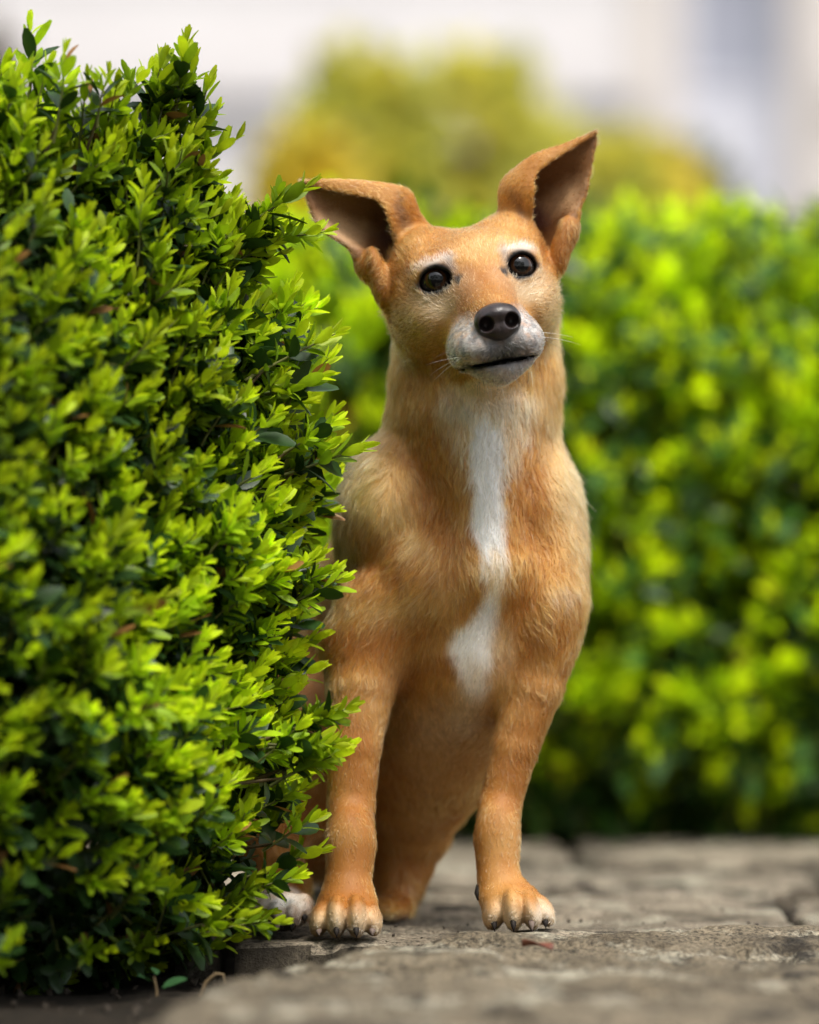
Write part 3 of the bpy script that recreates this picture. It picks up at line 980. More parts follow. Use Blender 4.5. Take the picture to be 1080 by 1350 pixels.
# ------------------------------------------------------------------ the setting: soil, paving stones, building
def mat_stone(name, tone, seed):
    t = NT(name)
    p = t.pos()
    mp = t.n('ShaderNodeMapping'); t.l(p, mp.inputs['Vector']); mp.inputs['Location'].default_value = (seed * 3.1, seed * 1.7, seed * 0.6)
    v = mp.outputs[0]
    big = t.noise(6, 5, 0.6, v); mid = t.noise(19, 9, 0.72, v); fine = t.noise(300, 5, 0.75, v); lich = t.noise(11, 8, 0.70, v)
    base = t.ramp(mid, [(0.28, tuple(0.20 * c for c in tone)), (0.47, tuple(0.75 * c for c in tone)), (0.64, tuple(1.5 * c for c in tone))])
    warm = t.mix(big, base, (0.20, 0.145, 0.08), 'MIX')
    m1 = t.mix(0.42, base, warm)
    lf = t.ramp(lich, [(0.53, (0, 0, 0)), (0.60, (1, 1, 1))])
    m2 = t.mix(lf, m1, (0.50, 0.455, 0.34))
    dk = t.ramp(t.noise(15, 8, 0.72, v), [(0.38, (1, 1, 1)), (0.47, (0, 0, 0))])
    m3 = t.mix(dk, m2, (0.045, 0.036, 0.024))
    sp = t.ramp(fine, [(0.38, (0.12, 0.12, 0.12)), (0.58, (1, 1, 1))])
    m4 = t.mix(0.9, m3, t.mix(1.0, m3, sp, 'MULTIPLY'))
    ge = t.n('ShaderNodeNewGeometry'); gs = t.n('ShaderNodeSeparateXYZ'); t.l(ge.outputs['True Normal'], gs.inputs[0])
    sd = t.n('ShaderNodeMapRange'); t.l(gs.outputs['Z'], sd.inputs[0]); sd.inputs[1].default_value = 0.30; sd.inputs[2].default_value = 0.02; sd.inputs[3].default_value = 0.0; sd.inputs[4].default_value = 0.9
    m4 = t.mix(sd.outputs[0], m4, (0.030, 0.023, 0.014))          # steep sides painted dark to stand in for shade
    h = t.mix(0.35, mid, fine)
    return t.done(t.bsdf(m4, 0.85, 0.3, t.bump(h, 1.0, 0.010)))
STONES = [mat_stone('rough_limestone', (0.265, 0.218, 0.148), 1), mat_stone('grey_limestone', (0.37, 0.315, 0.235), 4), mat_stone('pale_limestone', (0.52, 0.445, 0.335), 8), mat_stone('shaded_dirty_limestone', (0.12, 0.10, 0.075), 11)]  # the last one is dirty stone with shade mixed into its tone

def poly_sd(P, poly):
    poly = np.asarray(poly, float); n = len(poly)
    best = np.full(len(P), 1e9); near = np.zeros((len(P), 2)); inside = np.zeros(len(P), bool)
    for i in range(n):
        a, b = poly[i], poly[(i + 1) % n]
        e = b - a; w = P - a
        t = np.clip((w @ e) / (e @ e), 0, 1)
        c = a + t[:, None] * e
        d = np.linalg.norm(P - c, axis=1)
        m = d < best
        best[m] = d[m]; near[m] = c[m]
        cond = ((a[1] > P[:, 1]) != (b[1] > P[:, 1]))
        with np.errstate(divide='ignore', invalid='ignore'):
            xx = (b[0] - a[0]) * (P[:, 1] - a[1]) / (b[1] - a[1]) + a[0]
        inside ^= cond & (P[:, 0] < xx)
    return np.where(inside, -best, best), near

def dens_poly(poly, step=0.03, jit=0.006, seed=0):
    """subdivide a stone's outline and make it ragged"""
    out = []
    poly = np.asarray(poly, float)
    for i in range(len(poly)):
        a, b = poly[i], poly[(i + 1) % len(poly)]
        m = max(int(np.linalg.norm(b - a) / step), 1)
        for k in range(m): out.append(a + (b - a) * k / m)
    out = np.array(out)
    q = np.concatenate([out, np.zeros((len(out), 1))], 1)
    out += (np.stack([fbm(q, 22, 3, seed), fbm(q, 22, 3, seed + 50)], 1) - 0.5) * jit * 4
    return out

def slab(poly, step, seed, top=0.0, rough=1.0, round_=0.016, tilt=(0, 0), bottom=-0.085, jit=0.006):
    poly = dens_poly(poly, 0.03, jit, seed)
    lo, hi = poly.min(0) - step * 2, poly.max(0) + step * 2
    nx, ny = (np.ceil((hi - lo) / step)).astype(int) + 1
    X, Y = np.meshgrid(lo[0] + step * np.arange(nx), lo[1] + step * np.arange(ny), indexing='ij')
    P = np.stack([X.ravel(), Y.ravel()], 1)
    d, near = poly_sd(P, poly)
    P3 = np.concatenate([P, np.zeros((len(P), 1))], 1)
    st = P3 * np.array([0.55, 1.0, 1.0])
    h = (fbm(st, 7, 3, seed) - 0.5) * 0.020 * rough
    led = fbm(st, 13, 4, seed + 5)                                   # worn layers: small ledges
    h += (np.round(led * 9) / 9 * 0.6 + led * 0.4 - 0.5) * 0.022 * rough
    h += (fbm(st, 38, 4, seed + 9) - 0.5) * 0.015 * rough
    pit = fbm(P3, 34, 3, seed + 21)
    h -= np.clip(pit - 0.62, 0, 1) * 0.05 * rough
    h -= 0.003
    h = np.minimum(h, 0.004) if rough < 0.55 else np.minimum(h - 0.006, 0.012)
    e = np.clip(1 + d / round_, 0, 1)
    h -= (1 - np.sqrt(np.clip(1 - e * e, 0, 1))) * round_ * 0.8
    z = top + h + P[:, 0] * tilt[0] + P[:, 1] * tilt[1]
    out = d > 0
    V = np.stack([np.where(out, near[:, 0], P[:, 0]), np.where(out, near[:, 1], P[:, 1]), np.where(out, bottom, z)], 1)
    I = np.arange(nx * ny).reshape(nx, ny)
    F = np.stack([I[:-1, :-1].ravel(), I[1:, :-1].ravel(), I[1:, 1:].ravel(), I[:-1, 1:].ravel()], 1)
    keep = (d[F] < 0).any(1)
    F = F[keep]
    used = np.unique(F); mp = np.zeros(len(V), int); mp[used] = np.arange(len(used))
    return V[used], mp[F]

# soil and ground: one sheet to the horizon, finer near the bush
def ground_sheet():
    a = np.concatenate([-np.geomspace(600, 2.2, 16), np.linspace(-2, 2, 161), np.geomspace(2.2, 600, 16)])
    b = np.concatenate([-np.geomspace(600, 2.2, 16), np.linspace(-2, 2, 161), np.geomspace(2.2, 600, 16)])
    X, Y = np.meshgrid(a, b, indexing='ij')
    P = np.stack([X.ravel(), Y.ravel(), np.zeros(X.size)], 1)
    z = -0.055 + (fbm(P, 9, 4, 5) - 0.5) * 0.03 + (fbm(P, 50, 3, 6) - 0.5) * 0.014
    path = np.clip((P[:, 0] + 0.10) / 0.08, 0, 1) * np.clip((1.25 - P[:, 1]) / 0.05, 0, 1)
    z = z + 0.024 * path
    bed = np.clip((-0.10 - P[:, 0]) / 0.06, 0, 1) * np.clip((0.3 - P[:, 1]) / 0.1, 0, 1) * np.clip((P[:, 1] + 1.6) / 0.2, 0, 1)
    z = z * (1 - 0.35 * bed) + 0.006 * bed
    far = np.hypot(P[:, 0], P[:, 1]) > 2.6
    z[far] = -0.055
    P[:, 2] = z
    n = len(a); I = np.arange(X.size).reshape(n, n)
    F = np.stack([I[:-1, :-1].ravel(), I[1:, :-1].ravel(), I[1:, 1:].ravel(), I[:-1, 1:].ravel()], 1)
    return P, F
def mat_soil():
    t = NT('dark_soil')
    p = t.pos()
    f = t.noise(60, 6, 0.7, p); g = t.noise(3, 4, 0.6, p)
    col = t.ramp(f, [(0.3, (0.006, 0.005, 0.003)), (0.6, (0.018, 0.013, 0.008)), (0.78, (0.04, 0.03, 0.02))])
    return t.done(t.bsdf(col, 0.95, 0.2, t.bump(f, 0.8, 0.006)))
gv, gf = ground_sheet()
tag(obj('ground', mesh_np('ground', gv, gf, mat_soil())), kind='structure')

paving = empty('paving', (0, 0, 0))
tag(paving, kind='structure')
def flag(poly, step, seed, mat, **kw):
    V, F = slab(poly, step, seed, **kw)
    return obj('flagstone', mesh_np('flagstone', V, F, mat), paving)
# the big worn slab in front of the dog
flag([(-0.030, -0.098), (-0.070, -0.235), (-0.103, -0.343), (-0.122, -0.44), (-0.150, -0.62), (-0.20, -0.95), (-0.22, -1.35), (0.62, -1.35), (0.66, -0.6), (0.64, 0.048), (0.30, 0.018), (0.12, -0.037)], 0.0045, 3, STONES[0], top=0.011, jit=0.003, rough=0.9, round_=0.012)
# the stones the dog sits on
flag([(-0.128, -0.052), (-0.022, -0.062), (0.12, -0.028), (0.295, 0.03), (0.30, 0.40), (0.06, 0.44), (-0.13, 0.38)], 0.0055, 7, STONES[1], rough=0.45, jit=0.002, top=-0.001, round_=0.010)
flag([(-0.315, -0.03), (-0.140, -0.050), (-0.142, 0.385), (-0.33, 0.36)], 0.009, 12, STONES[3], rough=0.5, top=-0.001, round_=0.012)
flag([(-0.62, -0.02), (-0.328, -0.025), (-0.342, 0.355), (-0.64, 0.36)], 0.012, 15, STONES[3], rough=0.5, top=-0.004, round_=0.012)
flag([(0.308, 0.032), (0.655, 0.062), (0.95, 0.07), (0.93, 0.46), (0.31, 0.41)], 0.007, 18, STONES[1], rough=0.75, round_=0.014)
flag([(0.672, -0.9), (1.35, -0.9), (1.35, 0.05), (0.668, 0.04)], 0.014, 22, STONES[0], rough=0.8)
rows = [(0.46, 0.80, [-0.62, -0.12, 0.36, 0.84, 1.30]), (0.812, 1.20, [-0.62, -0.30, 0.16, 0.66, 1.02, 1.30])]
sd = 30
for (y0, y1, xs) in rows:
    for a, b in zip(xs[:-1], xs[1:]):
        sd += 3
        s0 = 0.03 * math.sin(sd)
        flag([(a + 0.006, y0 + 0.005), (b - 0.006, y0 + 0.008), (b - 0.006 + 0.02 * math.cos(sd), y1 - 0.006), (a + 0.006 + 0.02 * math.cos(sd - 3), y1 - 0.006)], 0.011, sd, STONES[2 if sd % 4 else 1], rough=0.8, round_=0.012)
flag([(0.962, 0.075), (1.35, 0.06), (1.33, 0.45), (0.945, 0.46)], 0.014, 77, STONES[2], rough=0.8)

# moss in the seams, crumbs, a dead leaf
def mat_plain(name, c, rough=0.8, c2=None, scale=80):
    t = NT(name)
    f = t.noise(scale, 4, 0.6, t.pos())
    col = t.ramp(f, [(0.3, c), (0.7, c2 or tuple(min(1, x * 1.6) for x in c))])
    return t.done(t.bsdf(col, rough, 0.3))
# crumbs of stone and bark
Vs, Fs = [], []
ico = np.array([(1, 0, 0), (-1, 0, 0), (0, 1, 0), (0, -1, 0), (0, 0, 1), (0, 0, -1)], float)
icf = np.array([(0, 2, 4), (2, 1, 4), (1, 3, 4), (3, 0, 4), (2, 0, 5), (1, 2, 5), (3, 1, 5), (0, 3, 5)])
o = 0
for i in range(520):
    if i < 220:
        x, y, z, s = random.uniform(-0.02, 0.5), random.uniform(-0.7, 0.3), -0.001, random.uniform(0.0008, 0.0024)
    else:
        x, y = random.uniform(-0.6, -0.08), random.uniform(-0.7, -0.02); z, s = -0.030, random.uniform(0.0015, 0.006)
        if x > -0.17 + 0.2 * (y + 0.6): continue
    A = np.linalg.qr(RNG.normal(size=(3, 3)))[0]
    Vs.append((ico * np.array([s, s * random.uniform(0.4, 1), s * random.uniform(0.3, 0.8)])) @ A + np.array([x, y, z])); Fs.append(icf + o); o += 6
tag(obj('grit', mesh_np('grit', np.concatenate(Vs), np.concatenate(Fs), mat_plain('grit', (0.025, 0.02, 0.015), 0.9, (0.07, 0.055, 0.04), 200), False)), kind='stuff')

def dead_leaf(px, py, Y, length, yaw, label):
    c = W(px, py, Y); c[2] = 0.004
    n = 9; Vs = []
    for i in range(n):
        t = i / (n - 1); w = 0.30 * length * math.sin(math.pi * min(t * 0.93 + 0.04, 1)) ** 0.8
        for s in (-1, -0.5, 0, 0.5, 1):
            Vs.append((s * w, (t - 0.5) * length, 0.14 * length * abs(s) ** 1.5 + 0.10 * length * math.sin(3 * t + s)))
    V = np.array(Vs); F = np.array([(i * 5 + j, i * 5 + j + 1, i * 5 + j + 6, i * 5 + j + 5) for i in range(n - 1) for j in range(4)])
    me = mesh_np('dead_leaf', V, F, M_DEAD)
    o = obj('dead_leaf', me); o.location = c; o.rotation_euler = (0.1, 0.15, yaw)
    md = o.modifiers.new('thick', 'SOLIDIFY'); md.thickness = 0.0004
    tag(o, label, 'leaf')
M_DEAD = mat_plain('dead_leaf', (0.10, 0.03, 0.02), 0.5, (0.20, 0.075, 0.045), 300)
dead_leaf(708, 1259, -0.175, 0.022, 1.35, 'curled reddish brown dead leaf lying on the front stone slab')

# ---- the house front far behind
def box(x0, x1, y0, y1, z0, z1):
    V = np.array([(x, y, z) for x in (x0, x1) for y in (y0, y1) for z in (z0, z1)], float)
    F = np.array([(0, 1, 3, 2), (4, 6, 7, 5), (0, 4, 5, 1), (2, 3, 7, 6), (0, 2, 6, 4), (1, 5, 7, 3)])
    return V, F
BY = 19.0
house = empty('house', (0, BY, -0.055))
tag(house, 'pale rendered house front with a tall grey window, far out of focus', 'house')
def hpart(name, boxes, mat, parent=None):
    V, F = join([box(*b) for b in boxes])
    V = V - np.array([0, BY, -0.055])
    return obj(name, mesh_np(name, V, F, mat, False), parent or house)
def mat_render():
    t = NT('lime_render')
    p = t.pos(); f = t.noise(1.1, 5, 0.6, p); g = t.noise(18, 4, 0.6, p)
    col = t.ramp(f, [(0.3, (0.64, 0.61, 0.60)), (0.7, (0.74, 0.715, 0.705))])
    return t.done(t.bsdf(t.mix(0.2, col, t.mix(1.0, col, g, 'MULTIPLY')), 0.9, 0.2, t.bump(g, 0.4, 0.01)))
M_REND = mat_render()
M_BAND = mat_plain('dressed_stone', (0.57, 0.54, 0.53), 0.9, (0.65, 0.62, 0.61), 8)
M_WFRAME = mat_plain('warm_frame', (0.58, 0.52, 0.46), 0.6, (0.64, 0.58, 0.52), 8)
t = NT('window_glass'); M_GLASS = t.done(t.bsdf((0.34, 0.35, 0.41), 0.15, 0.6))
M_SHUT = mat_plain('blue_grey_paint', (0.60, 0.60, 0.65), 0.5, (0.66, 0.66, 0.71), 6)
wx0, wx1, wz0, wz1 = 1.30, 1.86, 0.7, 3.3
T = 0.35
hpart('wall', [(-9, wx0, BY, BY + T, -0.05, 6.2), (wx1, 9, BY, BY + T, -0.05, 6.2), (wx0, wx1, BY, BY + T, -0.05, wz0), (wx0, wx1, BY, BY + T, wz1, 6.2)], M_REND)
hpart('string_course', [(-9.002, wx0 - 0.20, BY - 0.09, BY - 0.002, 2.36, 2.60), (wx1 + 0.20, 9.002, BY - 0.09, BY - 0.002, 2.36, 2.60)], M_BAND)
hpart('plinth', [(-9.003, 9.003, BY - 0.06, BY - 0.003, -0.05, 0.5)], M_BAND)
hpart('roof', [(-9.4, 9.4, BY - 0.5, BY + 5, 6.2, 6.35)], M_BAND)
win = hpart('window', [(wx0, wx0 + 0.06, BY + 0.1, BY + 0.17, wz0, wz1), (wx1 - 0.06, wx1, BY + 0.1, BY + 0.17, wz0, wz1), (wx0 + 0.06, wx1 - 0.06, BY + 0.1, BY + 0.17, wz1 - 0.06, wz1), (wx0 + 0.06, wx1 - 0.06, BY + 0.1, BY + 0.17, wz0, wz0 + 0.06), (wx0 + 0.06, wx1 - 0.06, BY + 0.11, BY + 0.16, 2.42, 2.47)], M_SHUT)
hpart('frame', [(wx0 - 0.19, wx0 - 0.002, BY - 0.05, BY + 0.08, wz0, wz1 + 0.15), (wx1 + 0.002, wx1 + 0.19, BY - 0.05, BY + 0.08, wz0, wz1 + 0.15)], M_WFRAME, win)
hpart('pane', [(wx0 + 0.06, wx1 - 0.06, BY + 0.13, BY + 0.14, wz0 + 0.06, 2.42)], M_SHUT, win)
hpart('pane', [(wx0 + 0.06, wx1 - 0.06, BY + 0.13, BY + 0.14, 2.47, wz1 - 0.06)], M_GLASS, win)
# ------------------------------------------------------------------ box bushes built from leafy shoots
def mat_leaf(name='box_leaf'):
    t = NT(name)
    a = t.n('ShaderNodeAttribute', attribute_name='tint')
    oi = t.n('ShaderNodeObjectInfo')
    p = t.pos()
    f = t.noise(55, 3, 0.6, p); fine = t.noise(700, 2, 0.5, p)
    hsv = t.n('ShaderNodeHueSaturation')
    mr = t.n('ShaderNodeMapRange'); t.l(f, mr.inputs[0]); mr.inputs[1].default_value = 0.3; mr.inputs[2].default_value = 0.7; mr.inputs[3].default_value = 0.75; mr.inputs[4].default_value = 1.25
    oc = t.mix(1.0, a.outputs['Color'], oi.outputs['Color'], 'MULTIPLY')
    t.l(mr.outputs[0], hsv.inputs['Value']); t.l(oc, hsv.inputs['Color'])
    sep = t.n('ShaderNodeSeparateColor'); t.l(a.outputs['Color'], sep.inputs[0])
    young = t.n('ShaderNodeMapRange'); t.l(sep.outputs[1], young.inputs[0]); young.inputs[1].default_value = 0.05; young.inputs[2].default_value = 0.40; young.inputs[3].default_value = 0.0; young.inputs[4].default_value = 1.0
    ro = t.n('ShaderNodeMapRange'); t.l(young.outputs[0], ro.inputs[0]); ro.inputs[3].default_value = 0.40; ro.inputs[4].default_value = 0.46
    b = t.bsdf(hsv.outputs[0], ro.outputs[0], 0.30, t.bump(fine, 0.25, 0.0004))
    tr = t.n('ShaderNodeBsdfTranslucent')
    tc = t.mix(0.5, hsv.outputs[0], t.mix(1.0, hsv.outputs[0], (1.0, 1.0, 0.35), 'MULTIPLY'))
    gain = t.n('ShaderNodeVectorMath', operation='SCALE'); t.l(tc, gain.inputs[0]); gain.inputs['Scale'].default_value = 1.3
    t.l(gain.outputs[0], tr.inputs[0])
    mx = t.n('ShaderNodeMixShader')
    tf = t.n('ShaderNodeMapRange'); t.l(young.outputs[0], tf.inputs[0]); tf.inputs[3].default_value = 0.12; tf.inputs[4].default_value = 0.46
    t.l(tf.outputs[0], mx.inputs[0]); t.l(b.outputs[0], mx.inputs[1]); t.l(tr.outputs[0], mx.inputs[2])
    return t.done(mx)
M_LEAF = mat_leaf()
M_TWIG = mat_plain('box_twig', (0.09, 0.06, 0.03), 0.8, (0.17, 0.12, 0.06), 200)
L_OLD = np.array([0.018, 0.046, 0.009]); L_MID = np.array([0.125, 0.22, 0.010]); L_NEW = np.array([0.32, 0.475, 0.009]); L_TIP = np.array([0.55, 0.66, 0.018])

def leaf_mesh(length, width, cup, bend, rows=5):
    """leaf along +Y, face +Z; rows x 3 points"""
    V = []
    for i in range(rows):
        t = i / (rows - 1)
        w = width * 0.5 * (math.sin(math.pi * min(0.06 + 0.86 * t ** 1.1, 1.0)) ** 0.75) if i else width * 0.07
        if i == rows - 1: w = width * 0.16
        y = length * t; z = bend * length * t * t
        V += [(-w, y, z + cup * w), (0, y, z), (w, y, z + cup * w)]
    F = []
    for i in range(rows - 1):
        o = i * 3
        F += [(o, o + 1, o + 4, o + 3), (o + 1, o + 2, o + 5, o + 4)]
    return np.array(V), np.array(F)

def frame_from(y, zhint):
    y = unit(y); x = unit(np.cross(y, zhint)); z = np.cross(x, y)
    return np.stack([x, y, z], 1)

def make_shoot(rng, rows=5, old_frac=0.50, size=1.0, side=True):
    """one shoot along +Y (z = upper side): list of leaves [(V, F, colour)], stem (V, F)"""
    L = rng.uniform(0.030, 0.046) * size
    leaves = []
    nodes = rng.integers(5, 7)
    bow = rng.normal(0, 0.10, 2)
    def axis(t): return np.array([bow[0] * L * t * t, L * t, bow[1] * L * t * t + 0.10 * L * t * t])
    newg = rng.uniform(0, 1)
    def add(base, ang, az, ll, ww, col, cup, bend):
        out = np.array([math.cos(az), 0, math.sin(az)])
        dr = unit(np.array([0, math.cos(ang), 0]) + out * math.sin(ang))
        M = frame_from(dr, np.array([0, 1.0, 0]) * math.sin(ang) - out * math.cos(ang))
        V, F = leaf_mesh(ll, ww, cup, bend, rows)
        leaves.append((V @ M.T + base + out * 0.0008, F, col))
    for i in range(nodes):
        t = i / (nodes - 0.3)
        az0 = (i % 2) * math.pi / 2 + rng.normal(0, 0.25) + 0.4
        s = math.sin(math.pi * (0.22 + 0.66 * t)) ** 0.8
        for k in (0, 1):
            ang = math.radians(50 - 34 * t + rng.normal(0, 7))
            ll = (0.0155 * s + 0.002) * size * rng.uniform(0.85, 1.15)
            if t < old_frac and rng.random() < 0.8:
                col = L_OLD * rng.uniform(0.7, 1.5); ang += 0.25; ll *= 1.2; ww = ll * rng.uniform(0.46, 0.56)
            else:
                f = np.clip((t - 0.25) * 1.6 + newg * 0.5 - 0.1, 0, 1)
                col = L_MID * (1 - f) + L_NEW * f
                if t > 0.7: col = col * 0.45 + L_TIP * 0.55
                col = col * rng.uniform(0.85, 1.15); ww = ll * rng.uniform(0.36, 0.44)
            if rng.random() < 0.012: col = np.array([0.26, 0.13, 0.04]) * rng.uniform(0.5, 1.2)
            add(axis(t), ang, az0 + k * math.pi + rng.normal(0, 0.15), ll, ww, col, rng.uniform(0.15, 0.5), rng.normal(-0.06, 0.10))
    for k in range(3):      # closed bud leaves at the tip
        add(axis(0.98), math.radians(rng.uniform(4, 16)), rng.uniform(0, 6.28), 0.010 * size * rng.uniform(0.8, 1.2), 0.0036 * size, L_TIP * rng.uniform(0.8, 1.0), 0.6, 0.05)
    if side:                # two short side shoots low on the stem
        for k in range(rng.integers(1, 4)):
            t = rng.uniform(0.1, 0.6); az = rng.uniform(0, 6.28)
            out = np.array([math.cos(az), 0, math.sin(az)])
            dr = unit(np.array([0, 1, 0]) * 0.9 + out * 0.8)
            b0 = axis(t)
            for j in range(6):
                tt = (j // 2) / 2.6
                az2 = (j // 2 % 2) * math.pi / 2 + (j % 2) * math.pi + az
                M2 = frame_from(dr, out * -0.8 + np.array([0, 0.5, 0]))
                o2 = M2 @ np.array([math.cos(az2), 0, math.sin(az2)])
                d2 = unit(dr + o2 * (0.75 - 0.45 * tt))
                Mx = frame_from(d2, dr - o2)
                f = 0.35 + 0.5 * tt + 0.2 * newg
                V, F = leaf_mesh(0.0115 * size * rng.uniform(0.8, 1.15), 0.0042 * size, 0.35, rng.normal(-0.05, 0.08), rows)
                leaves.append((V @ Mx.T + b0 + dr * 0.010 * tt * size + o2 * 0.0006, F, (L_MID * (1 - f) + L_NEW * f) * rng.uniform(0.85, 1.15)))
    st = tube([axis(t) for t in (-0.25, 0.0, 0.5, 1.0)], [0.0011 * size, 0.001 * size, 0.0007 * size, 0.0003 * size], 4)
    return leaves, st

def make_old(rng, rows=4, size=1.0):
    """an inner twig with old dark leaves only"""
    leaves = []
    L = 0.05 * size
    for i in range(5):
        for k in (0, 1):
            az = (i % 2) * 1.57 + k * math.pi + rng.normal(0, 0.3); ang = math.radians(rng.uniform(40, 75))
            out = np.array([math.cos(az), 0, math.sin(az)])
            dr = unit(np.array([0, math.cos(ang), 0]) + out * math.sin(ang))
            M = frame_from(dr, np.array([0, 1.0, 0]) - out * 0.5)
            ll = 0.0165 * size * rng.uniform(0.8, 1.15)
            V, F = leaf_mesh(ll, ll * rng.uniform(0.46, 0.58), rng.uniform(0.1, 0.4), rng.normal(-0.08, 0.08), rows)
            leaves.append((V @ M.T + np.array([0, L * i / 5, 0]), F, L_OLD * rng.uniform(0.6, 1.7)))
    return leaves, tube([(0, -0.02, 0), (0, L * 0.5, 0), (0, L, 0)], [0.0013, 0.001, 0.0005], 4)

def merge_leaves(leaves):
    Vs, Fs, Cs, o = [], [], [], 0
    for V, F, c in leaves:
        Vs.append(V); Fs.append(F + o); Cs.append(np.tile(c, (len(V), 1))); o += len(V)
    return np.concatenate(Vs), np.concatenate(Fs), np.concatenate(Cs)

def shoot_geo(sh):
    leaves, st = sh
    V, F, C = merge_leaves(leaves)
    V2, F2 = st
    return np.concatenate([V, V2]), np.concatenate([F, F2 + len(V)]), np.concatenate([C, np.tile(np.array([0.16, 0.17, 0.05]), (len(V2), 1))])

class Batch:
    def __init__(self): self.V, self.F, self.C, self.o = [], [], [], 0
    def add(self, geo, M, loc, scale, colmul):
        V, F, C = geo
        self.V.append(V @ (M * scale).T + loc); self.F.append(F + self.o); self.C.append(C * colmul); self.o += len(V)
    def mesh(self, name, mat):
        return mesh_np(name, np.concatenate(self.V), np.concatenate(self.F), mat, True, np.concatenate(self.C))

NR = np.random.default_rng(5)
SHOOTS = [make_shoot(NR, 5) for _ in range(28)]
SHOOT_GEO = [shoot_geo(s) for s in SHOOTS]
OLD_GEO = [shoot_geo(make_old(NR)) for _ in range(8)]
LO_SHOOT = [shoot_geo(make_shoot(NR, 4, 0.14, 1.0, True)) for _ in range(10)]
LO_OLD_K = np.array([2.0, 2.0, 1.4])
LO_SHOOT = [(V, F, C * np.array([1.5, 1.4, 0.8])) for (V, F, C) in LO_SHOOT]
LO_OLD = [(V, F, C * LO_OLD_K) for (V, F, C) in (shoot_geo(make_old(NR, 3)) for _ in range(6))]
SHOOT_ME = []
for g in SHOOT_GEO:
    SHOOT_ME.append(mesh_np('sprig', g[0], g[1], M_LEAF, True, g[2]))

def place_matrix(d, roll):
    M = frame_from(d, np.array([0.05, 0.02, 1.0]))
    c, s = math.cos(roll), math.sin(roll)
    return M @ np.array([[c, 0, s], [0, 1, 0], [-s, 0, c]])

def put(o, M, loc, scale):
    m = Matrix(((M[0, 0] * scale, M[0, 1] * scale, M[0, 2] * scale, loc[0]), (M[1, 0] * scale, M[1, 1] * scale, M[1, 2] * scale, loc[1]), (M[2, 0] * scale, M[2, 1] * scale, M[2, 2] * scale, loc[2]), (0, 0, 0, 1)))
    o.matrix_local = m

# ---- near bush -----------------------------------------------------------
BC = np.array([-0.405, 0.010, 0.27]); BR = np.array([0.345, 0.41, 0.365])
bush = empty('box_bush', (BC[0], BC[1], -0.05))
tag(bush, 'large box bush with lime green new shoots in the left foreground beside the dog', 'bush')
BO = np.array([BC[0], BC[1], -0.05])

def super_f(q, n):
    q = q.copy()
    if isinstance(n, tuple): q[:, 2] = np.where(q[:, 2] < 0, q[:, 2] / 1.5, q[:, 2])      # fuller towards the ground
    n1, n2 = n if isinstance(n, tuple) else (n, n)
    a = np.abs(q) + 1e-6
    return np.power(np.power(a[:, 0] ** n1 + a[:, 1] ** n1, n2 / n1) + a[:, 2] ** n2, 1 / n2)
def super_r(d, r, n):
    return 1.0 / super_f(d / r, n)

def bush_surface(n, C, Rr, expo, amp, freq, seed, rng):
    d = unit(rng.normal(size=(n, 3)))
    rad = super_r(d, Rr, expo)
    P = C + d * rad[:, None]
    # area weight is ignored; normals from the implicit gradient
    q = (P - C)
    g = np.stack([super_f((q + np.eye(3)[k] * 0.004) / Rr, expo) - super_f((q - np.eye(3)[k] * 0.004) / Rr, expo) for k in range(3)], 1)
    N = unit(g)
    lump = (fbm(P, freq, 2, seed) - 0.5) * 2
    return P, N, lump * amp

P0, N0, LU = bush_surface(4300, BC, BR, (1.3, 2.4), 0.045, 11.0, 3, NR)
P0 = P0 + N0 * LU[:, None]
ok = (P0[:, 2] > -0.02) & ~((P0[:, 0] > -0.150 + 1.05 * P0[:, 2]) & (P0[:, 2] < 0.10)) & (NR.random(len(P0)) < np.clip(0.35 + P0[:, 2] / 0.16, 0, 1))
P0, N0 = P0[ok], N0[ok]
tc = unit(np.array([0, CAM_Y, CAM_Z]) - P0)
fac = (N0 * tc).sum(1)
keep = (fac > -0.30) | (NR.random(len(P0)) < 0.25)
P0, N0, fac = P0[keep], N0[keep], fac[keep]
dirs = unit(N0 * 0.80 + np.array([0, 0, 0.62]) + NR.normal(0, 0.26, N0.shape))
depth = NR.random(len(P0)) ** 1.6 * 0.045
base = P0 - N0 * depth[:, None] - dirs * 0.030
clear = dog_sdf(base + dirs * 0.05, ears=False, detail=False)
good = clear > 0.016
base, dirs, N0, fac, depth = base[good], dirs[good], N0[good], fac[good], depth[good]
# a few long leaders that break the outline (measured: two tufts on top, several along the right edge)
LEAD = [(398, 262, -0.035), (378, 272, -0.035), (392, 305, -0.03), (372, 338, -0.035), (66, 48, -0.10), (62, 80, -0.11), (236, 54, -0.07), (222, 85, -0.06), (180, 75, -0.08), (252, 85, -0.06), (270, 120, -0.05), (205, 110, -0.07), (280, 165, -0.05), (130, 72, -0.12), (25, 95, -0.16), (90, 90, -0.14), (395, 268, -0.035), (372, 300, -0.03), (420, 440, -0.06), (452, 592, -0.05),
        (440, 560, -0.05), (400, 590, -0.04), (455, 735, -0.055), (438, 770, -0.05), (480, 925, -0.075), (455, 940, -0.07), (430, 960, -0.07), (432, 1075, -0.075), (425, 1010, -0.07), (405, 1150, -0.07), (335, 1180, -0.08), (350, 1195, -0.09),
        (285, 190, -0.05), (300, 235, -0.05), (275, 150, -0.05), (350, 330, -0.04), (405, 500, -0.05), (330, 1195, -0.09), (275, 1225, -0.12)]
lb, ld = [], []
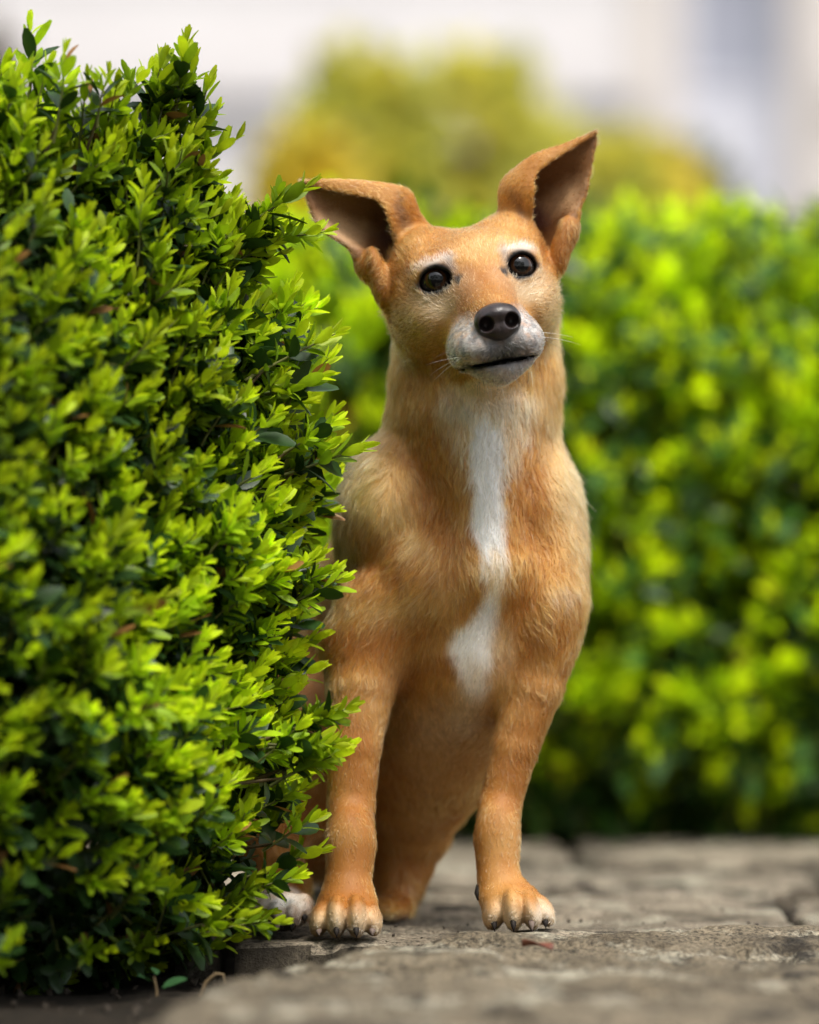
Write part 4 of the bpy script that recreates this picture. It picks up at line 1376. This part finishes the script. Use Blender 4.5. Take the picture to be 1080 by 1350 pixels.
for (x, y, Y) in LEAD:
    tipp = W(x, y, Y)
    side = np.clip((y - 100) / 200, 0, 1)
    d = unit(np.array([0.25 + 0.65 * side, -0.10, 1.0 - 0.62 * side]) + NR.normal(0, 0.08, 3))
    for m in range(5):
        lb.append(tipp - d * (0.042 + 0.026 * m) + NR.normal(0, 0.005 + 0.003 * m, 3)); ld.append(unit(d + NR.normal(0, 0.22 if m else 0.05, 3)))
lead_n = len(lb)
base = np.concatenate([np.array(lb), base]); dirs = np.concatenate([np.array(ld), dirs]); N0 = np.concatenate([np.tile([1.0, 0, 0], (lead_n, 1)), N0])
fac = np.concatenate([np.ones(lead_n), fac]); depth = np.concatenate([np.zeros(lead_n), depth])
uu, vv = PX(base)
inview = (uu > -10) & (uu < 520) & (vv > -10) & (vv < 1320)
# nearness to the sharp edge decides which shoots are separate parts
score = np.where(inview, fac - depth * 18 + 0.4 * (uu > 250), -9)
score[:lead_n] += 1.0
order = np.argsort(-score)
PARTS = set(order[:300].tolist())
sharp = [i for i in order[:300] if uu[i] > 270 or i < lead_n]
LEAFY = set(sharp[:16])
foliage = Batch()
rolls = NR.uniform(0, 6.28, len(base)); scl = NR.uniform(0.95, 1.38, len(base)); kinds = NR.integers(0, len(SHOOTS), len(base)); cm = NR.uniform(0.85, 1.15, len(base)) * np.clip(0.66 + 1.9 * (fbm(base, 13, 2, 99) - 0.28), 0.66, 1.25)
M_STEM = M_LEAF
leaf_count = 0
for i in range(len(base)):
    M = place_matrix(dirs[i], rolls[i])
    if i in LEAFY and leaf_count < 280:
        leaves, st = SHOOTS[kinds[i]]
        o = obj('sprig', mesh_np('sprig', st[0], st[1], M_LEAF, True, np.tile(np.array([0.16, 0.17, 0.05]), (len(st[0]), 1))), bush)
        put(o, M, base[i] - BO, scl[i])
        for (V, F, c) in leaves:
            obj('leaf', mesh_np('leaf', V, F, M_LEAF, True, np.tile(c, (len(V), 1))), o); leaf_count += 1
    elif i in PARTS:
        o = obj('sprig', SHOOT_ME[kinds[i]], bush); put(o, M, base[i] - BO, scl[i]); o.color = (cm[i], cm[i], cm[i], 1)
    else:
        foliage.add(SHOOT_GEO[kinds[i]], M, base[i] - BO, scl[i], cm[i])
# old dark leaves inside
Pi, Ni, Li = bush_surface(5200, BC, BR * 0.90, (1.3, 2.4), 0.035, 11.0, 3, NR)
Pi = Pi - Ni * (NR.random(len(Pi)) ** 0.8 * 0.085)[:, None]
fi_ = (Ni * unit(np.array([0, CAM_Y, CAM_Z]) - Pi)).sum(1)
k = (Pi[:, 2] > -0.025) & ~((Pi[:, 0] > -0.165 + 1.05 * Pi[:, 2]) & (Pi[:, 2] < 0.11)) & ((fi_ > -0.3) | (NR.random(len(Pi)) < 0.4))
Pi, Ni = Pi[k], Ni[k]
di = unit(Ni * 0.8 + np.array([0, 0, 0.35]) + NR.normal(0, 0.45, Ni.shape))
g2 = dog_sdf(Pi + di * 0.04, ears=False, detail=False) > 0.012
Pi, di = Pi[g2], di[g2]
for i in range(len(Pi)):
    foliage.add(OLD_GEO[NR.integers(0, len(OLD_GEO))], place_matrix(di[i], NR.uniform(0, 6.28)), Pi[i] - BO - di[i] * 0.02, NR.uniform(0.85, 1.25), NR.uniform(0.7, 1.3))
fo = obj('foliage', foliage.mesh('foliage', M_LEAF), bush)
fo['kind'] = 'stuff'
# trunk and branches
def branches(C0, targets, rng, r0=0.010):
    parts = []
    for tg in targets:
        mid = C0 * 0.5 + tg * 0.5 + rng.normal(0, 0.02, 3); mid[2] = C0[2] * 0.35 + tg[2] * 0.65
        q = [C0, C0 * 0.75 + mid * 0.25 + rng.normal(0, 0.006, 3), mid, mid * 0.4 + tg * 0.6 + rng.normal(0, 0.006, 3), tg]
        parts.append(tube(q, [r0, r0 * 0.8, r0 * 0.5, r0 * 0.3, r0 * 0.12], 6))
    return parts
idx = NR.choice(len(base) - lead_n, 90, replace=False) + lead_n
tg = [base[i] - BO for i in idx] + [base[i] - BO for i in range(0, lead_n, 5)]
V, F = join(branches(np.array([0.02, 0.02, 0.04]), tg, NR, 0.008))
obj('branch', mesh_np('branch', V, F, M_TWIG), bush)
V, F = tube([(0, 0, -0.06), (0.01, 0.01, 0.0), (0.0, 0.02, 0.08), (0.02, 0.02, 0.16)], [0.03, 0.024, 0.018, 0.010], 8)
obj('trunk', mesh_np('trunk', V, F, M_TWIG), bush)
print('near bush shoots', len(base), 'inner', len(Pi), 'quads', sum(len(f) for f in foliage.F), 'leaves', leaf_count)

# ---- clipped box behind the dog -------------------------------------------
def far_box(label, C, Rr, expo, n, n_in, seed, name='box_bush', parts=120, size=1.0, lump=0.055, lf=7.0, group=None):
    rng = np.random.default_rng(seed)
    base0 = np.array([C[0], C[1], -0.05])
    root = empty(name, base0); tag(root, label, 'bush', group)
    P, N, lu = bush_surface(n, C, Rr, expo, lump, lf, seed, rng)
    P = P + N * lu[:, None]
    cam = np.array([0, CAM_Y, CAM_Z])
    f = (N * unit(cam - P)).sum(1)
    u, v = PX(P)
    k = (P[:, 2] > 0.0) & ((f > -0.25) | (rng.random(len(P)) < 0.2)) & (rng.random(len(P)) < np.clip(0.30 + P[:, 2] / 0.30, 0, 1))
    P, N, f, u, v = P[k], N[k], f[k], u[k], v[k]
    D = unit(N * 0.8 + np.array([0, 0, 0.65]) + rng.normal(0, 0.3, N.shape))
    dep = rng.random(len(P)) ** 1.5 * 0.06
    B = P - N * dep[:, None] - D * 0.03
    sc = np.where((u > 380) & (u < 1085) & (v > 0) & (v < 1110), f - dep * 10, -9)
    pi = set(np.argsort(-sc)[:parts].tolist())
    bt = Batch()
    for i in range(len(P)):
        M = place_matrix(D[i], rng.uniform(0, 6.28)); s = size * rng.uniform(0.85, 1.3); kk = rng.integers(0, len(LO_SHOOT))
        if i in pi:
            o = obj('sprig', LO_ME[kk], root); put(o, M, B[i] - base0, s)
        else:
            bt.add(LO_SHOOT[kk], M, B[i] - base0, s, rng.uniform(0.8, 1.2))
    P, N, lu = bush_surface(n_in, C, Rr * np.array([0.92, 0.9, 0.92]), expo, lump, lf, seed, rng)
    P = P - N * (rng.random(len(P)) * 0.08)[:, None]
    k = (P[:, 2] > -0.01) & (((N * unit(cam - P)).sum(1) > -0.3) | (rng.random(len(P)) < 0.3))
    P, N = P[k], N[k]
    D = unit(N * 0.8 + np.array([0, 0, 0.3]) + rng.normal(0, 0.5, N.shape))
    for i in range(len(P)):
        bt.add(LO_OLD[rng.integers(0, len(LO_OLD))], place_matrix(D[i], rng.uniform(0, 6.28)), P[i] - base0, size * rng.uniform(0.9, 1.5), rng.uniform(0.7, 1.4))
    fo = obj('foliage', bt.mesh('foliage', M_LEAF), root); fo['kind'] = 'stuff'
    tgs = [P[i] - base0 for i in rng.choice(len(P), 60, replace=False)]
    stems = []
    for tgt in tgs:
        rootp = np.array([tgt[0] * 0.75, tgt[1] * 0.3, 0.0])
        stems += branches(rootp, [tgt], rng, 0.008)
    V, F = join(stems)
    obj('branch', mesh_np('branch', V, F, M_TWIG), root)
    return root
LO_ME = [mesh_np('sprig', g[0], g[1], M_LEAF, True, g[2]) for g in LO_SHOOT]
far_box('wide clipped box bush with bright lime tips behind the dog', np.array([0.22, 1.42, 0.258]), np.array([0.62, 0.36, 0.325]), 3.2, 4200, 2600, 41, parts=160, size=1.45)
far_box('box bush at the right edge of the picture, behind the stone paving', np.array([0.98, 1.50, 0.27]), np.array([0.36, 0.40, 0.325]), 2.8, 2200, 1500, 43, parts=30, size=1.45)
far_box('box bush behind the dog on the left, mostly hidden by the large bush', np.array([-0.62, 1.50, 0.27]), np.array([0.50, 0.40, 0.32]), 3.0, 2000, 1400, 47, parts=20, size=1.45)

# ---- shrubs farther back ----------------------------------------------------
def soft_leaf_batch(rng, n, C, Rr, cols, size, seed, blossom=None):
    """single leaves through the crown's volume; returns foliage and blossom batches"""
    d = unit(rng.normal(size=(n, 3)))
    P = C + d * Rr * (rng.random(n) ** 0.30 / super_f(d, 2.8))[:, None]
    lump = fbm(P, 4.5, 3, seed)
    k = lump > 0.35
    P, d = P[k], d[k]
    fb, bb = Batch(), Batch()
    V, F = leaf_mesh(1.0, 0.42, 0.3, -0.1, 4)
    bl = fbm(P, 3.2, 2, seed + 7)
    for i in range(len(P)):
        M = frame_from(unit(d[i] * 0.6 + rng.normal(0, 0.7, 3) + np.array([0, 0, 0.3])), unit(rng.normal(0, 1, 3) + np.array([0, 0, 1.5])))
        if blossom is not None and bl[i] > blossom[0] and rng.random() < 0.75:
            for a in range(4):
                q = M @ np.array([[math.cos(a * 1.57), 0, math.sin(a * 1.57)], [0, 1, 0], [-math.sin(a * 1.57), 0, math.cos(a * 1.57)]]) @ np.array([[1, 0, 0], [0, 0.5, -0.86], [0, 0.86, 0.5]])
                bb.add((V, F, np.tile(np.array(blossom[1]), (len(V), 1))), q, P[i], size * 0.8, rng.uniform(0.8, 1.2))
        else:
            c = cols[rng.integers(0, len(cols))]
            fb.add((V, F, np.tile(np.array(c), (len(V), 1))), M, P[i], size * rng.uniform(0.7, 1.3), rng.uniform(0.7, 1.3))
    return fb, bb
def shrub(name, label, px, top, Y, halfw, cols, n, seed, blossom=None, size=0.075):
    rng = np.random.default_rng(seed)
    tp = W(px, top, Y); half = R(halfw, Y)
    b0 = np.array([tp[0], Y, -0.05])
    h = tp[2] + 0.05
    C = np.array([0, 0, h * 0.56]); Rr = np.array([half, half * 0.9, h * 0.47])
    root = empty(name, b0); tag(root, label, 'shrub')
    fb, bb = soft_leaf_batch(rng, n, C, Rr, cols, size, seed, blossom)
    fo = obj('foliage', fb.mesh('foliage', M_LEAF), root); fo['kind'] = 'stuff'
    if bb.V:
        bo = obj('blossom', bb.mesh('blossom', M_PETAL), root); bo['kind'] = 'stuff'
    tg = [C + unit(rng.normal(size=3)) * Rr * 0.85 for _ in range(26)]
    V, F = join(branches(np.array([0, 0, 0.0]), tg, rng, 0.016))
    obj('branch', mesh_np('branch', V, F, M_TWIG), root)
t = NT('yellow_petal')
a = t.n('ShaderNodeAttribute', attribute_name='tint')
M_PETAL = t.done(t.bsdf(a.outputs['Color'], 0.6, 0.3))
GRN = [(0.48, 0.48, 0.10), (0.58, 0.54, 0.11), (0.38, 0.41, 0.12), (0.64, 0.56, 0.10)]
YEL = (0.74, 0.58, 0.06)
shrub('yellow_shrub', 'shrub in yellow blossom behind the left ear of the dog, far out of focus', 470, 120, 4.6, 95, GRN, 5200, 61, (0.45, YEL))
shrub('flowering_shrub', 'olive green shrub with sparse yellow bloom right above the head of the dog', 625, 118, 5.4, 130, GRN, 7000, 62, (0.50, YEL))
shrub('green_shrub', 'low blurred olive shrub behind the right hand box bush', 800, 205, 5.0, 130, GRN, 6000, 63, (0.64, YEL))
shrub('dark_shrub', 'dark green shrub at the foot of the grey window', 905, 235, 6.4, 75, [(0.13, 0.15, 0.09), (0.18, 0.19, 0.10)], 3200, 64)
shrub('hazel_shrub', 'blurred olive and yellow shrub between the large bush and the left ear of the dog', 405, 215, 4.2, 60, GRN, 3000, 65, (0.42, YEL))
shrub('brown_shrub', 'brownish shrub at the upper left corner behind the large bush', -30, 60, 6.5, 60, [(0.14, 0.10, 0.06), (0.10, 0.08, 0.05)], 1200, 66)

# ---- unseen trees, added behind the camera to shape eye reflections and cut front light
rng = np.random.default_rng(81)
tb = Batch()
for (x, y, h, r) in ((-9.5, -12.0, 8.5, 3.4), (-3.6, -13.0, 9.6, 3.8), (3.0, -13.5, 9.0, 3.8), (9.0, -12.0, 8.2, 3.4)):
    fb, _ = soft_leaf_batch(rng, 3600, np.array([x, y, h * 0.52]), np.array([r, r, h * 0.5]), [(0.05, 0.09, 0.015), (0.07, 0.11, 0.02), (0.09, 0.13, 0.02)], 0.42, 81)
    for V, F, C in zip(fb.V, fb.F, fb.C):
        tb.V.append(V); tb.F.append(F - F.min() + tb.o); tb.C.append(C); tb.o += len(V)
tag(obj('added_treeline', tb.mesh('added_treeline', M_LEAF)), kind='stuff')

# ---- a seedling and a dry twig in the soil ------------------------------------
sd_ = empty('seedling', W(205, 1318, -0.17)); tag(sd_, 'small dark green seedling with rounded leaves growing in the soil', 'plant')
for (dx, dz, yaw, s) in ((-0.008, 0.016, 2.4, 0.013), (0.010, 0.010, -1.2, 0.018), (0.001, 0.022, 0.4, 0.011)):
    V, F = leaf_mesh(s, s * 0.62, 0.25, -0.15, 6)
    o = obj('leaf', mesh_np('leaf', V, F, M_LEAF, True, np.tile(np.array([0.03, 0.085, 0.03]), (len(V), 1))), sd_)
    o.location = (dx * 0.5, 0, dz * 0.8); o.rotation_euler = (0.5, 0.3 * (1 if dx > 0 else -1), yaw)
V, F = tube([(0, 0, -0.01), (0.001, 0, 0.006), (-0.001, 0, 0.016)], [0.0012, 0.001, 0.0006], 6)
obj('stem', mesh_np('stem', V, F, M_TWIG), sd_)
V, F = tube([W(262, 1318, -0.15), W(272, 1295, -0.15), W(285, 1284, -0.15), W(294, 1285, -0.15), W(297, 1296, -0.15)], [0.0016, 0.0015, 0.0014, 0.0011, 0.0007], 6)
tag(obj('twig', mesh_np('twig', V, F, M_TWIG)), 'bent dry twig standing in the dark soil by the front slab', 'twig')
